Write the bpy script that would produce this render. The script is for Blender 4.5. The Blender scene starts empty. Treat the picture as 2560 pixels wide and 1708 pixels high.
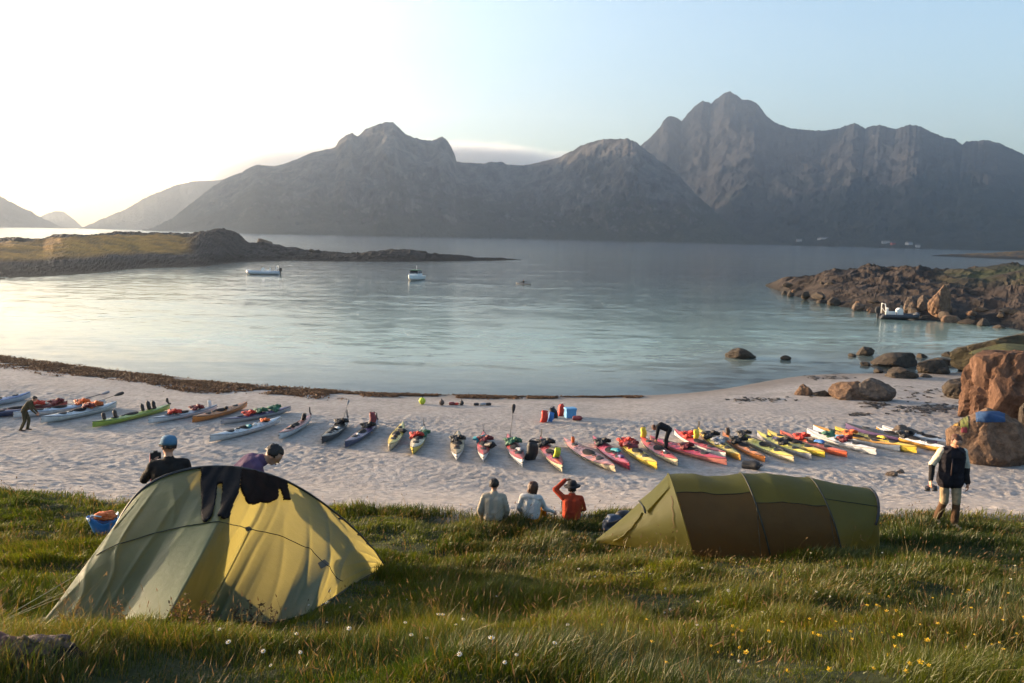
import bpy, bmesh, math, random
import numpy as np
from mathutils import Vector, Matrix
from mathutils.bvhtree import BVHTree
random.seed(11)
rng = np.random.default_rng(11)
SC = bpy.context.scene
COL = SC.collection
PI = math.pi

# ------------------------------------------------------------------ camera
FPX, CX, CY = 2009.0, 1280.0, 854.0            # focal length in photo pixels (28 mm lens)
CAM = np.array([0.0, 0.0, 10.0])               # 10 m above the water
PITCH, ROLL = math.radians(7.49), math.radians(1.2)
Fw = np.array([0, math.cos(PITCH), -math.sin(PITCH)])
U0 = np.array([0, math.sin(PITCH), math.cos(PITCH)])
R0 = np.array([1.0, 0, 0])
Rt = math.cos(ROLL) * R0 + math.sin(ROLL) * U0
Up = -math.sin(ROLL) * R0 + math.cos(ROLL) * U0
cd = bpy.data.cameras.new('camera')
cd.sensor_width = 36.0
cd.lens = 36.0 * FPX / 2560.0
cd.clip_start = 0.1
cd.clip_end = 30000
cam = bpy.data.objects.new('camera', cd)
COL.objects.link(cam)
mw = Matrix.Identity(4)
for i in range(3):
    mw[i][0], mw[i][1], mw[i][2], mw[i][3] = Rt[i], Up[i], -Fw[i], CAM[i]
cam.matrix_world = mw
SC.camera = cam

# ------------------------------------------------------------------ sky, sun, exposure
SUN_AZ, SUN_EL = math.radians(66.0), math.radians(6.3)      # degrees left of the view direction, height
SUN = np.array([-math.sin(SUN_AZ) * math.cos(SUN_EL), math.cos(SUN_AZ) * math.cos(SUN_EL), math.sin(SUN_EL)])
world = bpy.data.worlds.new('World')
SC.world = world
world.use_nodes = True
wn = world.node_tree
bg = wn.nodes['Background']
sky = wn.nodes.new('ShaderNodeTexSky')
sky.sky_type = 'NISHITA'
sky.sun_disc = False
sky.sun_elevation = SUN_EL
sky.sun_rotation = -SUN_AZ
sky.altitude = 0
sky.air_density = 1.0
sky.dust_density = 2.8
sky.ozone_density = 2.0
wn.links.new(sky.outputs[0], bg.inputs[0])
bg.inputs[1].default_value = 0.11
sl = bpy.data.lights.new('sun', 'SUN')
sl.energy = 5.0
sl.angle = math.radians(0.55)
sl.color = (1.0, 0.72, 0.46)
so = bpy.data.objects.new('sun', sl)
COL.objects.link(so)
so.rotation_euler = Vector(-SUN).to_track_quat('-Z', 'Y').to_euler()
SC.view_settings.view_transform = 'Standard'
SC.view_settings.look = 'None'
SC.view_settings.gamma = 1.0
SC.view_settings.use_curve_mapping = False
SC.view_settings.exposure = 2.35
SC.render.engine = 'CYCLES'
cy = SC.cycles
cy.use_denoising = True
cy.max_bounces = 6
cy.diffuse_bounces = 3
cy.glossy_bounces = 3
cy.transmission_bounces = 4
cy.transparent_max_bounces = 8
cy.volume_bounces = 1
cy.caustics_reflective = False
cy.caustics_refractive = False
cy.sample_clamp_indirect = 6.0

# ------------------------------------------------------------------ noise
def _hash(ix, iy, iz, seed):
    h = (ix.astype(np.int64) * 374761393 + iy.astype(np.int64) * 668265263 + iz.astype(np.int64) * 1440662683 + seed * 974634777) & 0xFFFFFFFF
    h = ((h ^ (h >> 13)) * 1274126177) & 0xFFFFFFFF
    h = ((h ^ (h >> 16)) * 2246822519) & 0xFFFFFFFF
    return ((h ^ (h >> 15)) & 0xFFFFFF) / float(0xFFFFFF) * 2 - 1

def vnoise(x, y, z=0.0, seed=0):
    x, y, z = np.broadcast_arrays(np.asarray(x, float), np.asarray(y, float), np.asarray(z, float))
    fx, fy, fz = np.floor(x), np.floor(y), np.floor(z)
    tx, ty, tz = x - fx, y - fy, z - fz
    s = lambda t: t * t * t * (t * (t * 6 - 15) + 10)
    sx, sy, sz = s(tx), s(ty), s(tz)
    r = 0
    for dx in (0, 1):
        for dy in (0, 1):
            for dz in (0, 1):
                w = (sx if dx else 1 - sx) * (sy if dy else 1 - sy) * (sz if dz else 1 - sz)
                r = r + w * _hash(fx + dx, fy + dy, fz + dz, seed)
    return r

def fbm(x, y, z=0.0, octaves=4, seed=0, gain=0.5):
    x, y, z = np.asarray(x, float), np.asarray(y, float), np.asarray(z, float)
    a, r, tot = 1.0, 0, 0
    for o in range(octaves):
        r = r + a * vnoise(x, y, z, seed + o * 17)
        tot += a
        a *= gain
        x, y, z = (x * 0.8 - y * 0.6) * 2.03 + 3.1, (x * 0.6 + y * 0.8) * 2.03 + 7.7, z * 2.03 + 1.3
    return r / tot

def ridged(x, y, z=0.0, octaves=4, seed=0):
    x, y, z = np.asarray(x, float), np.asarray(y, float), np.asarray(z, float)
    a, r, tot = 1.0, 0, 0
    for o in range(octaves):
        n = 1 - np.abs(vnoise(x, y, z, seed + o * 31)) * 1.6
        r = r + a * n
        tot += a
        a *= 0.5
        x, y, z = (x * 0.8 - y * 0.6) * 2.1 + 1.7, (x * 0.6 + y * 0.8) * 2.1 + 4.2, z * 2.1
    return r / tot

def sstep(a, b, x):
    t = np.clip((np.asarray(x, float) - a) / (b - a), 0, 1)
    return t * t * (3 - 2 * t)

# ------------------------------------------------------------------ pixels to directions
def ray(px, py):
    return Fw + (px - CX) / FPX * Rt - (py - CY) / FPX * Up

def at_z(px, py, z):
    d = ray(px, py)
    return CAM + d * ((z - CAM[2]) / d[2])

def at_dist(px, py, dist):                     # point on the pixel's ray at a horizontal distance
    d = ray(px, py)
    return CAM + d * (dist / math.hypot(d[0], d[1]))

# ------------------------------------------------------------------ near terrain
_sp = [(0, 890), (300, 926), (600, 960), (900, 979), (1150, 988), (1400, 992), (1600, 990), (1750, 982), (1850, 966), (1950, 945), (2060, 933), (2200, 934)]
_sxy = np.array([at_z(a, b, 0)[:2] for a, b in _sp])
SX = np.concatenate([[-400, -140, -105, -82, -60], _sxy[:, 0], [40, 60, 110, 300]])
SY = np.concatenate([[330, 215, 150, 104, 78], _sxy[:, 1], [64, 70, 84, 120]])
_fx = np.linspace(-400, 300, 7001)
_fy = np.interp(_fx, SX, SY)
_k = np.ones(61) / 61
_fy = np.convolve(np.pad(_fy, 30, mode='edge'), _k, 'valid')
def shore_y(x):
    return np.interp(x, _fx, _fy)

_T = [-80, -30, -10, -3, 0, 7, 14, 19, 23, 27, 30, 34, 36, 37.6, 38.5, 40, 41, 43.1, 46.4, 50, 54, 70]
_Z = [-7, -3, -0.9, -0.2, 0, 0.36, 0.68, 0.98, 1.28, 2.3, 3.2, 4.4, 4.76, 5.04, 5.26, 5.70, 6.0, 6.62, 8.0, 8.35, 8.45, 8.5]
_tt = np.linspace(-80, 70, 3001)
_zz = np.interp(_tt, _T, _Z)
_k2 = np.ones(25) / 25
_zz = np.convolve(np.pad(_zz, 12, mode='edge'), _k2, 'valid')

def inland(x, y):
    """metres inland from the waterline; the bay opens out on the right while the bank runs straight on"""
    ts = shore_y(x) - np.asarray(y, float)
    e = np.clip(shore_y(x) - 50.4, 0, 40) * sstep(-4, 6, np.asarray(x, float))
    return np.where(ts <= 0, ts, np.where(ts < 14 + e, ts * 14 / (14 + e), ts - e))

def grass_edge(x):
    return 34.2 + 0.7 * vnoise(np.asarray(x) * 0.35, 3.3, seed=5) + 0.45 * vnoise(np.asarray(x) * 1.1, 9.3, seed=6)

def grass_mask(x, y):
    t = inland(x, y)
    return sstep(-0.5, 0.6, t - grass_edge(x))

def footprints(x, y, cell, seed):
    """pits trodden into the sand, one in each jittered cell"""
    gx_, gy_ = x / cell, y / cell
    ix, iy = np.floor(gx_), np.floor(gy_)
    out = np.zeros(np.shape(gx_))
    z0 = np.zeros(np.shape(gx_))
    for dx in (-1, 0, 1):
        for dy in (-1, 0, 1):
            cx, cy_ = ix + dx, iy + dy
            h1, h2, h3 = _hash(cx, cy_, z0, seed), _hash(cx, cy_, z0 + 1, seed), _hash(cx, cy_, z0 + 2, seed)
            r = np.hypot(gx_ - (cx + 0.5 + 0.42 * h1), (gy_ - (cy_ + 0.5 + 0.42 * h2)) * 0.8) * cell
            k = np.where(h3 > -0.45, 0.6 + 0.4 * h3, 0)
            out = out + k * (-0.050 * np.exp(-(r / 0.11) ** 2) + 0.022 * np.exp(-((r - 0.19) / 0.07) ** 2))
    return out

def ground(x, y, fine=True):
    x, y = np.asarray(x, float), np.asarray(y, float)
    t = inland(x, y)
    z = np.interp(t, _tt, _zz)
    far = sstep(25, 60, np.abs(x))
    z = np.where(z > 4, z * (1 - far) + (4 + (z - 4) * 0.25) * far, z)
    m = grass_mask(x, y)
    lump = 0.15 * fbm(x * 0.9, y * 0.9, octaves=3, seed=21) + 0.06 * (0.4 - np.abs(vnoise(x * 1.9, y * 1.9, seed=77)))
    land = sstep(-1, 3, t)
    tramp = sstep(6, 11, t) * np.clip(0.7 + 1.2 * fbm(x * 0.22, y * 0.22, octaves=2, seed=36), 0.1, 1.15)
    foot = tramp * (1.05 * footprints(x, y, 0.42, 1) + 0.9 * footprints(x + 0.2, y, 0.63, 2) + 0.012 * vnoise(x * 2.6, y * 2.6, seed=31)) if fine else 0
    sand = land * (0.07 * fbm(x * 0.22, y * 0.22, octaves=2, seed=33) + foot)
    sand = sand * sstep(0, 4, t)
    return z + m * lump + (1 - m) * sand

_S = np.geomspace(1.5, 200, 2600)
def pix(px, py, lift=0.0):                     # where a pixel's ray meets the near ground
    d = ray(px, py)
    P = CAM[None, :] + _S[:, None] * d[None, :]
    below = P[:, 2] < ground(P[:, 0], P[:, 1], False) + lift
    i = int(np.argmax(below)) if below.any() else len(_S) - 1
    return P[i]

# ------------------------------------------------------------------ materials
MATS = {}
def node(nt, kind, **kw):
    n = nt.nodes.new(kind)
    for k, v in kw.items():
        setattr(n, k, v)
    return n

def M(name, color, rough=0.6, var=0.15, scale=6.0, bump=0.0, bscale=30.0, color2=None, trans=None, spec=0.4, metal=0.0, coat=0.0, coords='Object', stretch=(1, 1, 1), detail=5, nrough=0.6):
    """procedural material: base colour with noise variation and optional bump and translucency"""
    if name in MATS:
        return MATS[name]
    m = bpy.data.materials.new(name)
    m.use_nodes = True
    nt = m.node_tree
    b = nt.nodes['Principled BSDF']
    b.inputs['Roughness'].default_value = rough
    b.inputs['Metallic'].default_value = metal
    b.inputs['Specular IOR Level'].default_value = spec
    b.inputs['Coat Weight'].default_value = coat
    tc = node(nt, 'ShaderNodeTexCoord')
    mp = node(nt, 'ShaderNodeMapping')
    mp.inputs['Scale'].default_value = stretch
    nt.links.new(tc.outputs[coords], mp.inputs[0])
    nz = node(nt, 'ShaderNodeTexNoise')
    nz.inputs['Scale'].default_value = scale
    nz.inputs['Detail'].default_value = detail
    nz.inputs['Roughness'].default_value = nrough
    nt.links.new(mp.outputs[0], nz.inputs['Vector'])
    rp = node(nt, 'ShaderNodeValToRGB')
    c = np.array(color)
    c2 = np.array(color2) if color2 is not None else np.clip(c * (1 + var), 0, 1)
    c1 = c * (1 - var) if color2 is None else c
    rp.color_ramp.elements[0].position = 0.32
    rp.color_ramp.elements[1].position = 0.68
    rp.color_ramp.elements[0].color = (*c1, 1)
    rp.color_ramp.elements[1].color = (*c2, 1)
    nt.links.new(nz.outputs[0], rp.inputs[0])
    nt.links.new(rp.outputs[0], b.inputs['Base Color'])
    if bump:
        n2 = node(nt, 'ShaderNodeTexNoise')
        n2.inputs['Scale'].default_value = bscale
        n2.inputs['Detail'].default_value = max(6, detail)
        n2.inputs['Roughness'].default_value = nrough
        nt.links.new(mp.outputs[0], n2.inputs['Vector'])
        bp = node(nt, 'ShaderNodeBump')
        bp.inputs['Strength'].default_value = 1.0
        bp.inputs['Distance'].default_value = bump
        nt.links.new(n2.outputs[0], bp.inputs['Height'])
        nt.links.new(bp.outputs[0], b.inputs['Normal'])
    if trans is not None:
        tl = node(nt, 'ShaderNodeBsdfTranslucent')
        tl.inputs[0].default_value = (*trans[0], 1)
        mx = node(nt, 'ShaderNodeMixShader')
        mx.inputs[0].default_value = trans[1]
        nt.links.new(b.outputs[0], mx.inputs[1])
        nt.links.new(tl.outputs[0], mx.inputs[2])
        nt.links.new(mx.outputs[0], nt.nodes['Material Output'].inputs[0])
    MATS[name] = m
    return m

# ------------------------------------------------------------------ object helpers
def tag(o, label=None, cat=None, group=None, kind=None):
    if label: o['label'] = label
    if cat: o['category'] = cat
    if group: o['group'] = group
    if kind: o['kind'] = kind
    return o

def empty(name, loc=(0, 0, 0), rot=(0, 0, 0)):
    o = bpy.data.objects.new(name, None)
    COL.objects.link(o)
    o.location = loc
    o.rotation_euler = rot
    o.empty_display_size = 0.1
    return o

def mesh(name, verts, faces, smooth=False):
    me = bpy.data.meshes.new(name)
    me.from_pydata([tuple(map(float, v)) for v in verts], [], [tuple(f) for f in faces])
    if smooth:
        me.polygons.foreach_set('use_smooth', np.ones(len(me.polygons), bool))
    me.update()
    return me

def obj(name, me, mat=None, parent=None, link_object=False):
    o = bpy.data.objects.new(name, me)
    COL.objects.link(o)
    if mat is not None:
        mats = mat if isinstance(mat, (list, tuple)) else [mat]
        if not me.materials:
            for m in mats:
                me.materials.append(m)
        if link_object:
            for i, m in enumerate(mats):
                o.material_slots[i].link = 'OBJECT'
                o.material_slots[i].material = m
    if parent is not None:
        o.parent = parent
    return o

def grid_mesh(name, P, smooth=True, flip=False):
    """P: (rows, cols, 3) array of points"""
    r, c = P.shape[:2]
    me = bpy.data.meshes.new(name)
    nf = (r - 1) * (c - 1)
    idx = np.arange(r * c).reshape(r, c)
    q = np.stack([idx[:-1, :-1], idx[:-1, 1:], idx[1:, 1:], idx[1:, :-1]], -1).reshape(-1, 4)
    if flip:
        q = q[:, ::-1]
    me.vertices.add(r * c)
    me.vertices.foreach_set('co', P.reshape(-1).astype(np.float32))
    me.loops.add(nf * 4)
    me.loops.foreach_set('vertex_index', q.reshape(-1).astype(np.int32))
    me.polygons.add(nf)
    me.polygons.foreach_set('loop_start', np.arange(0, nf * 4, 4, dtype=np.int32))
    me.polygons.foreach_set('loop_total', np.full(nf, 4, np.int32))
    me.polygons.foreach_set('use_smooth', np.full(nf, smooth))
    me.update(calc_edges=True)
    me.validate()
    return me

def set_attr(me, name, vals):
    a = me.attributes.new(name, 'FLOAT', 'POINT')
    a.data.foreach_set('value', np.asarray(vals, np.float32).reshape(-1))

class B:
    """collects shapes into one mesh"""
    def __init__(self):
        self.v, self.f, self.m = [], [], []
    def add(self, v, f, mi=0):
        o = len(self.v)
        self.v += [tuple(map(float, p)) for p in v]
        self.f += [tuple(i + o for i in q) for q in f]
        self.m += [mi] * len(f)
        return self
    def box(self, c, s, mi=0, rot=None):
        c, s = np.array(c, float), np.array(s, float) / 2
        v = np.array([(x, y, z) for x in (-1, 1) for y in (-1, 1) for z in (-1, 1)]) * s
        if rot is not None:
            v = v @ np.array(rot).T
        return self.add(v + c, [(0, 1, 3, 2), (4, 6, 7, 5), (0, 4, 5, 1), (2, 3, 7, 6), (0, 2, 6, 4), (1, 5, 7, 3)], mi)
    def tube(self, path, r, n=8, mi=0, caps=True, flat=1.0):
        path = np.array(path, float)
        k = len(path)
        rr = np.full(k, r) if np.isscalar(r) else np.array(r, float)
        tang = np.gradient(path, axis=0)
        tang /= np.linalg.norm(tang, axis=1)[:, None] + 1e-12
        ref = np.array([0, 0, 1.0]) if abs(tang[0][2]) < 0.9 else np.array([1.0, 0, 0])
        vs = []
        for i in range(k):
            a = np.cross(tang[i], ref)
            if np.linalg.norm(a) < 1e-4:
                a = np.cross(tang[i], [0, 1.0, 0])
            a /= np.linalg.norm(a)
            b = np.cross(a, tang[i])
            for j in range(n):
                w = 2 * PI * j / n
                vs.append(path[i] + rr[i] * (math.cos(w) * a + flat * math.sin(w) * b))
        fs = []
        for i in range(k - 1):
            for j in range(n):
                fs.append((i * n + j, i * n + (j + 1) % n, (i + 1) * n + (j + 1) % n, (i + 1) * n + j))
        if caps:
            fs.append(tuple(range(n))[::-1])
            fs.append(tuple((k - 1) * n + j for j in range(n)))
        return self.add(vs, fs, mi)
    def lathe(self, prof, n=12, mi=0, c=(0, 0, 0), sx=1.0, sy=1.0):
        vs, fs = [], []
        for (r, z) in prof:
            for j in range(n):
                w = 2 * PI * j / n
                vs.append((c[0] + r * sx * math.cos(w), c[1] + r * sy * math.sin(w), c[2] + z))
        for i in range(len(prof) - 1):
            for j in range(n):
                fs.append((i * n + j, i * n + (j + 1) % n, (i + 1) * n + (j + 1) % n, (i + 1) * n + j))
        fs.append(tuple(range(n))[::-1])
        fs.append(tuple((len(prof) - 1) * n + j for j in range(n)))
        return self.add(vs, fs, mi)
    def loft(self, secs, mi=0, closed=True, caps=True):
        k, n = len(secs), len(secs[0])
        vs = [p for s in secs for p in s]
        fs = []
        for i in range(k - 1):
            for j in range(n if closed else n - 1):
                fs.append((i * n + j, i * n + (j + 1) % n, (i + 1) * n + (j + 1) % n, (i + 1) * n + j))
        if caps and closed:
            fs.append(tuple(range(n))[::-1])
            fs.append(tuple((k - 1) * n + j for j in range(n)))
        return self.add(vs, fs, mi)
    def mesh(self, name, smooth=True):
        me = mesh(name, self.v, self.f, smooth)
        if any(self.m):
            me.polygons.foreach_set('material_index', np.array(self.m, np.int32))
        return me
    def build(self, name, mat, parent=None, smooth=True):
        return obj(name, self.mesh(name, smooth), mat, parent)

def blob_mesh(name, sx, sy, sz, seed=0, sub=3, amp=0.18, freq=1.4, octv=4, flat_bottom=None, facet=0.0, smooth=True):
    bm = bmesh.new()
    bmesh.ops.create_icosphere(bm, subdivisions=sub, radius=1)
    v = np.array([p.co[:] for p in bm.verts])
    n = fbm(v[:, 0] * freq + seed * 3.7, v[:, 1] * freq + seed, v[:, 2] * freq - seed, octaves=octv, seed=seed)
    if facet:
        r2 = ridged(v[:, 0] * freq * 1.7 + seed, v[:, 1] * freq * 1.7, v[:, 2] * freq * 1.7, 3, seed + 9)
        n = n + facet * (r2 - 0.5)
    v = v * (1 + amp * n * 2)[:, None]
    v = np.sign(v) * np.abs(v) ** 0.85
    v *= np.array([sx, sy, sz])
    if flat_bottom is not None:
        v[:, 2] = np.maximum(v[:, 2], flat_bottom)
    for p, c in zip(bm.verts, v):
        p.co = c
    for f in bm.faces:
        f.smooth = smooth
    me = bpy.data.meshes.new(name)
    bm.to_mesh(me)
    bm.free()
    return me

def rock_mesh(name, sx, sy, sz, seed=0, sub=4, planes=18, cut=(0.62, 0.92), amp=0.05, crack=0.05, freq=2.2, vertical=False, boxy=2.0):
    """angular rock: a ball cut by random planes, then weathered"""
    r_ = np.random.default_rng(seed)
    bm = bmesh.new()
    bmesh.ops.create_icosphere(bm, subdivisions=sub, radius=1)
    v = np.array([p.co[:] for p in bm.verts])
    if boxy != 2.0:
        v = v / (np.sum(np.abs(v) ** boxy, axis=1) ** (1 / boxy))[:, None]
    n = r_.normal(size=(planes, 3))
    if vertical:
        n[:, 2] *= 0.25
    else:
        n[:, 2] = np.abs(n[:, 2]) * 0.9 + 0.05
    n /= np.linalg.norm(n, axis=1)[:, None]
    d = r_.uniform(cut[0], cut[1], planes)
    dots = v @ n.T
    k = np.min(np.where(dots > 1e-3, d[None, :] / np.maximum(dots, 1e-3), 9), axis=1)
    k = np.minimum(k, 1)
    v = v * k[:, None]
    fz = 0.35 if vertical else 1.0
    q = v * freq + seed
    v = v * (1 + amp * 2 * fbm(q[:, 0], q[:, 1], q[:, 2] * fz, octaves=5, seed=seed, gain=0.55))[:, None]
    rg = ridged(q[:, 0] * 1.3, q[:, 1] * 1.3, q[:, 2] * 1.3 * fz, 3, seed + 5)
    v = v * (1 - crack * np.clip((rg - 0.55) * 4, 0, 1))[:, None]
    lo, hi = v.min(0), v.max(0)
    v = (v - (lo + hi) / 2) / ((hi - lo) / 2) * np.array([sx, sy, sz])
    for p, c in zip(bm.verts, v):
        p.co = c
    for f in bm.faces:
        f.smooth = False
    me = bpy.data.meshes.new(name)
    bm.to_mesh(me)
    bm.free()
    return me

def rotz(a):
    c, s = math.cos(a), math.sin(a)
    return np.array([[c, -s, 0], [s, c, 0], [0, 0, 1]])

# ================================================================== LARGE STRUCTURE
# ------------------------------------------------------------------ near ground: sand beach, grassy bank, sea bed
def _lines(segs):
    out = []
    for a, b, st in segs:
        out.append(np.arange(a, b, st))
    return np.concatenate(out)
gx = np.concatenate([_lines([(-420, -120, 20), (-120, -48, 3), (-48, -30, 0.5), (-30, 26, 0.12), (26, 48, 0.5), (48, 120, 4), (120, 301, 20)])])
gy = np.concatenate([_lines([(-60, -6, 6), (-6, 2, 1.0), (2, 18, 0.12), (18, 46, 0.12), (46, 66, 0.4), (66, 110, 2), (110, 400, 15)])])
GX, GY = np.meshgrid(gx, gy)
GZ = ground(GX, GY)
gm = grid_mesh('ground', np.stack([GX, GY, GZ], -1), flip=False)
set_attr(gm, 'grass', grass_mask(GX, GY))
set_attr(gm, 'inland', inland(GX, GY))

def ground_material():
    m = bpy.data.materials.new('sand and turf')
    m.use_nodes = True
    nt = m.node_tree
    L = nt.links.new
    b = nt.nodes['Principled BSDF']
    b.inputs['Roughness'].default_value = 0.9
    b.inputs['Specular IOR Level'].default_value = 0.15
    tc = node(nt, 'ShaderNodeTexCoord')
    def noise(scale, detail=5, rough=0.6):
        n = node(nt, 'ShaderNodeTexNoise')
        n.inputs['Scale'].default_value = scale
        n.inputs['Detail'].default_value = detail
        n.inputs['Roughness'].default_value = rough
        L(tc.outputs['Object'], n.inputs['Vector'])
        return n
    def ramp(src, stops):
        r = node(nt, 'ShaderNodeValToRGB')
        while len(r.color_ramp.elements) < len(stops):
            r.color_ramp.elements.new(0.5)
        for e, (p, c) in zip(r.color_ramp.elements, stops):
            e.position = p
            e.color = (*c, 1)
        L(src, r.inputs[0])
        return r
    def mix(f, a, c):
        x = node(nt, 'ShaderNodeMix', data_type='RGBA')
        if hasattr(f, 'is_output'):
            L(f, x.inputs[0])
        else:
            x.inputs[0].default_value = f
        L(a, x.inputs[6])
        L(c, x.inputs[7])
        return x.outputs[2]
    n1 = noise(0.5, 6)
    dry = ramp(n1.outputs[0], [(0.3, (0.295, 0.268, 0.248)), (0.7, (0.395, 0.362, 0.335))])
    fine = ramp(noise(3.2, 9, 0.8).outputs[0], [(0.36, (0.5, 0.48, 0.47)), (0.58, (1.05, 1.03, 1.0))])
    mul = node(nt, 'ShaderNodeMix', data_type='RGBA', blend_type='MULTIPLY')
    mul.inputs[0].default_value = 0.8
    L(dry.outputs[0], mul.inputs[6])
    L(fine.outputs[0], mul.inputs[7])
    # wet sand along the water
    at = node(nt, 'ShaderNodeAttribute', attribute_name='inland')
    wetn = noise(0.35, 4)
    add = node(nt, 'ShaderNodeMath', operation='MULTIPLY_ADD')
    L(wetn.outputs[0], add.inputs[0])
    add.inputs[1].default_value = 3.0
    L(at.outputs['Fac'], add.inputs[2])
    wet = node(nt, 'ShaderNodeMapRange')
    wet.inputs[1].default_value = 2.0
    wet.inputs[2].default_value = 4.2
    wet.inputs[3].default_value = 1.0
    wet.inputs[4].default_value = 0.0
    L(add.outputs[0], wet.inputs[0])
    wetc = node(nt, 'ShaderNodeRGB')
    wetc.outputs[0].default_value = (0.20, 0.17, 0.145, 1)
    c1 = mix(wet.outputs[0], mul.outputs[2], wetc.outputs[0])
    turf = ramp(noise(3, 6).outputs[0], [(0.3, (0.010, 0.016, 0.004)), (0.7, (0.034, 0.038, 0.010))])
    g = node(nt, 'ShaderNodeAttribute', attribute_name='grass')
    c2 = mix(g.outputs['Fac'], c1, turf.outputs[0])
    L(c2, b.inputs['Base Color'])
    # footprints and ripples
    v = node(nt, 'ShaderNodeTexNoise')
    v.inputs['Scale'].default_value = 2.6
    v.inputs['Detail'].default_value = 3
    L(tc.outputs['Object'], v.inputs['Vector'])
    bp = node(nt, 'ShaderNodeBump')
    bp.inputs['Distance'].default_value = 0.10
    dryb = node(nt, 'ShaderNodeMapRange')
    dryb.inputs[1].default_value = 4.0
    dryb.inputs[2].default_value = 12.0
    dryb.inputs[3].default_value = 0.06
    dryb.inputs[4].default_value = 0.85
    L(at.outputs['Fac'], dryb.inputs[0])
    L(dryb.outputs[0], bp.inputs['Strength'])
    L(v.outputs[0], bp.inputs['Height'])
    bp2 = node(nt, 'ShaderNodeBump')
    bp2.inputs['Distance'].default_value = 0.015
    bp2.inputs['Strength'].default_value = 0.7
    L(noise(14, 4).outputs[0], bp2.inputs['Height'])
    L(bp.outputs[0], bp2.inputs['Normal'])
    L(bp2.outputs[0], b.inputs['Normal'])
    return m
go = obj('ground', gm, ground_material())
tag(go, 'pale sand beach rising to a grassy bank', 'ground', kind='structure')

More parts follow.
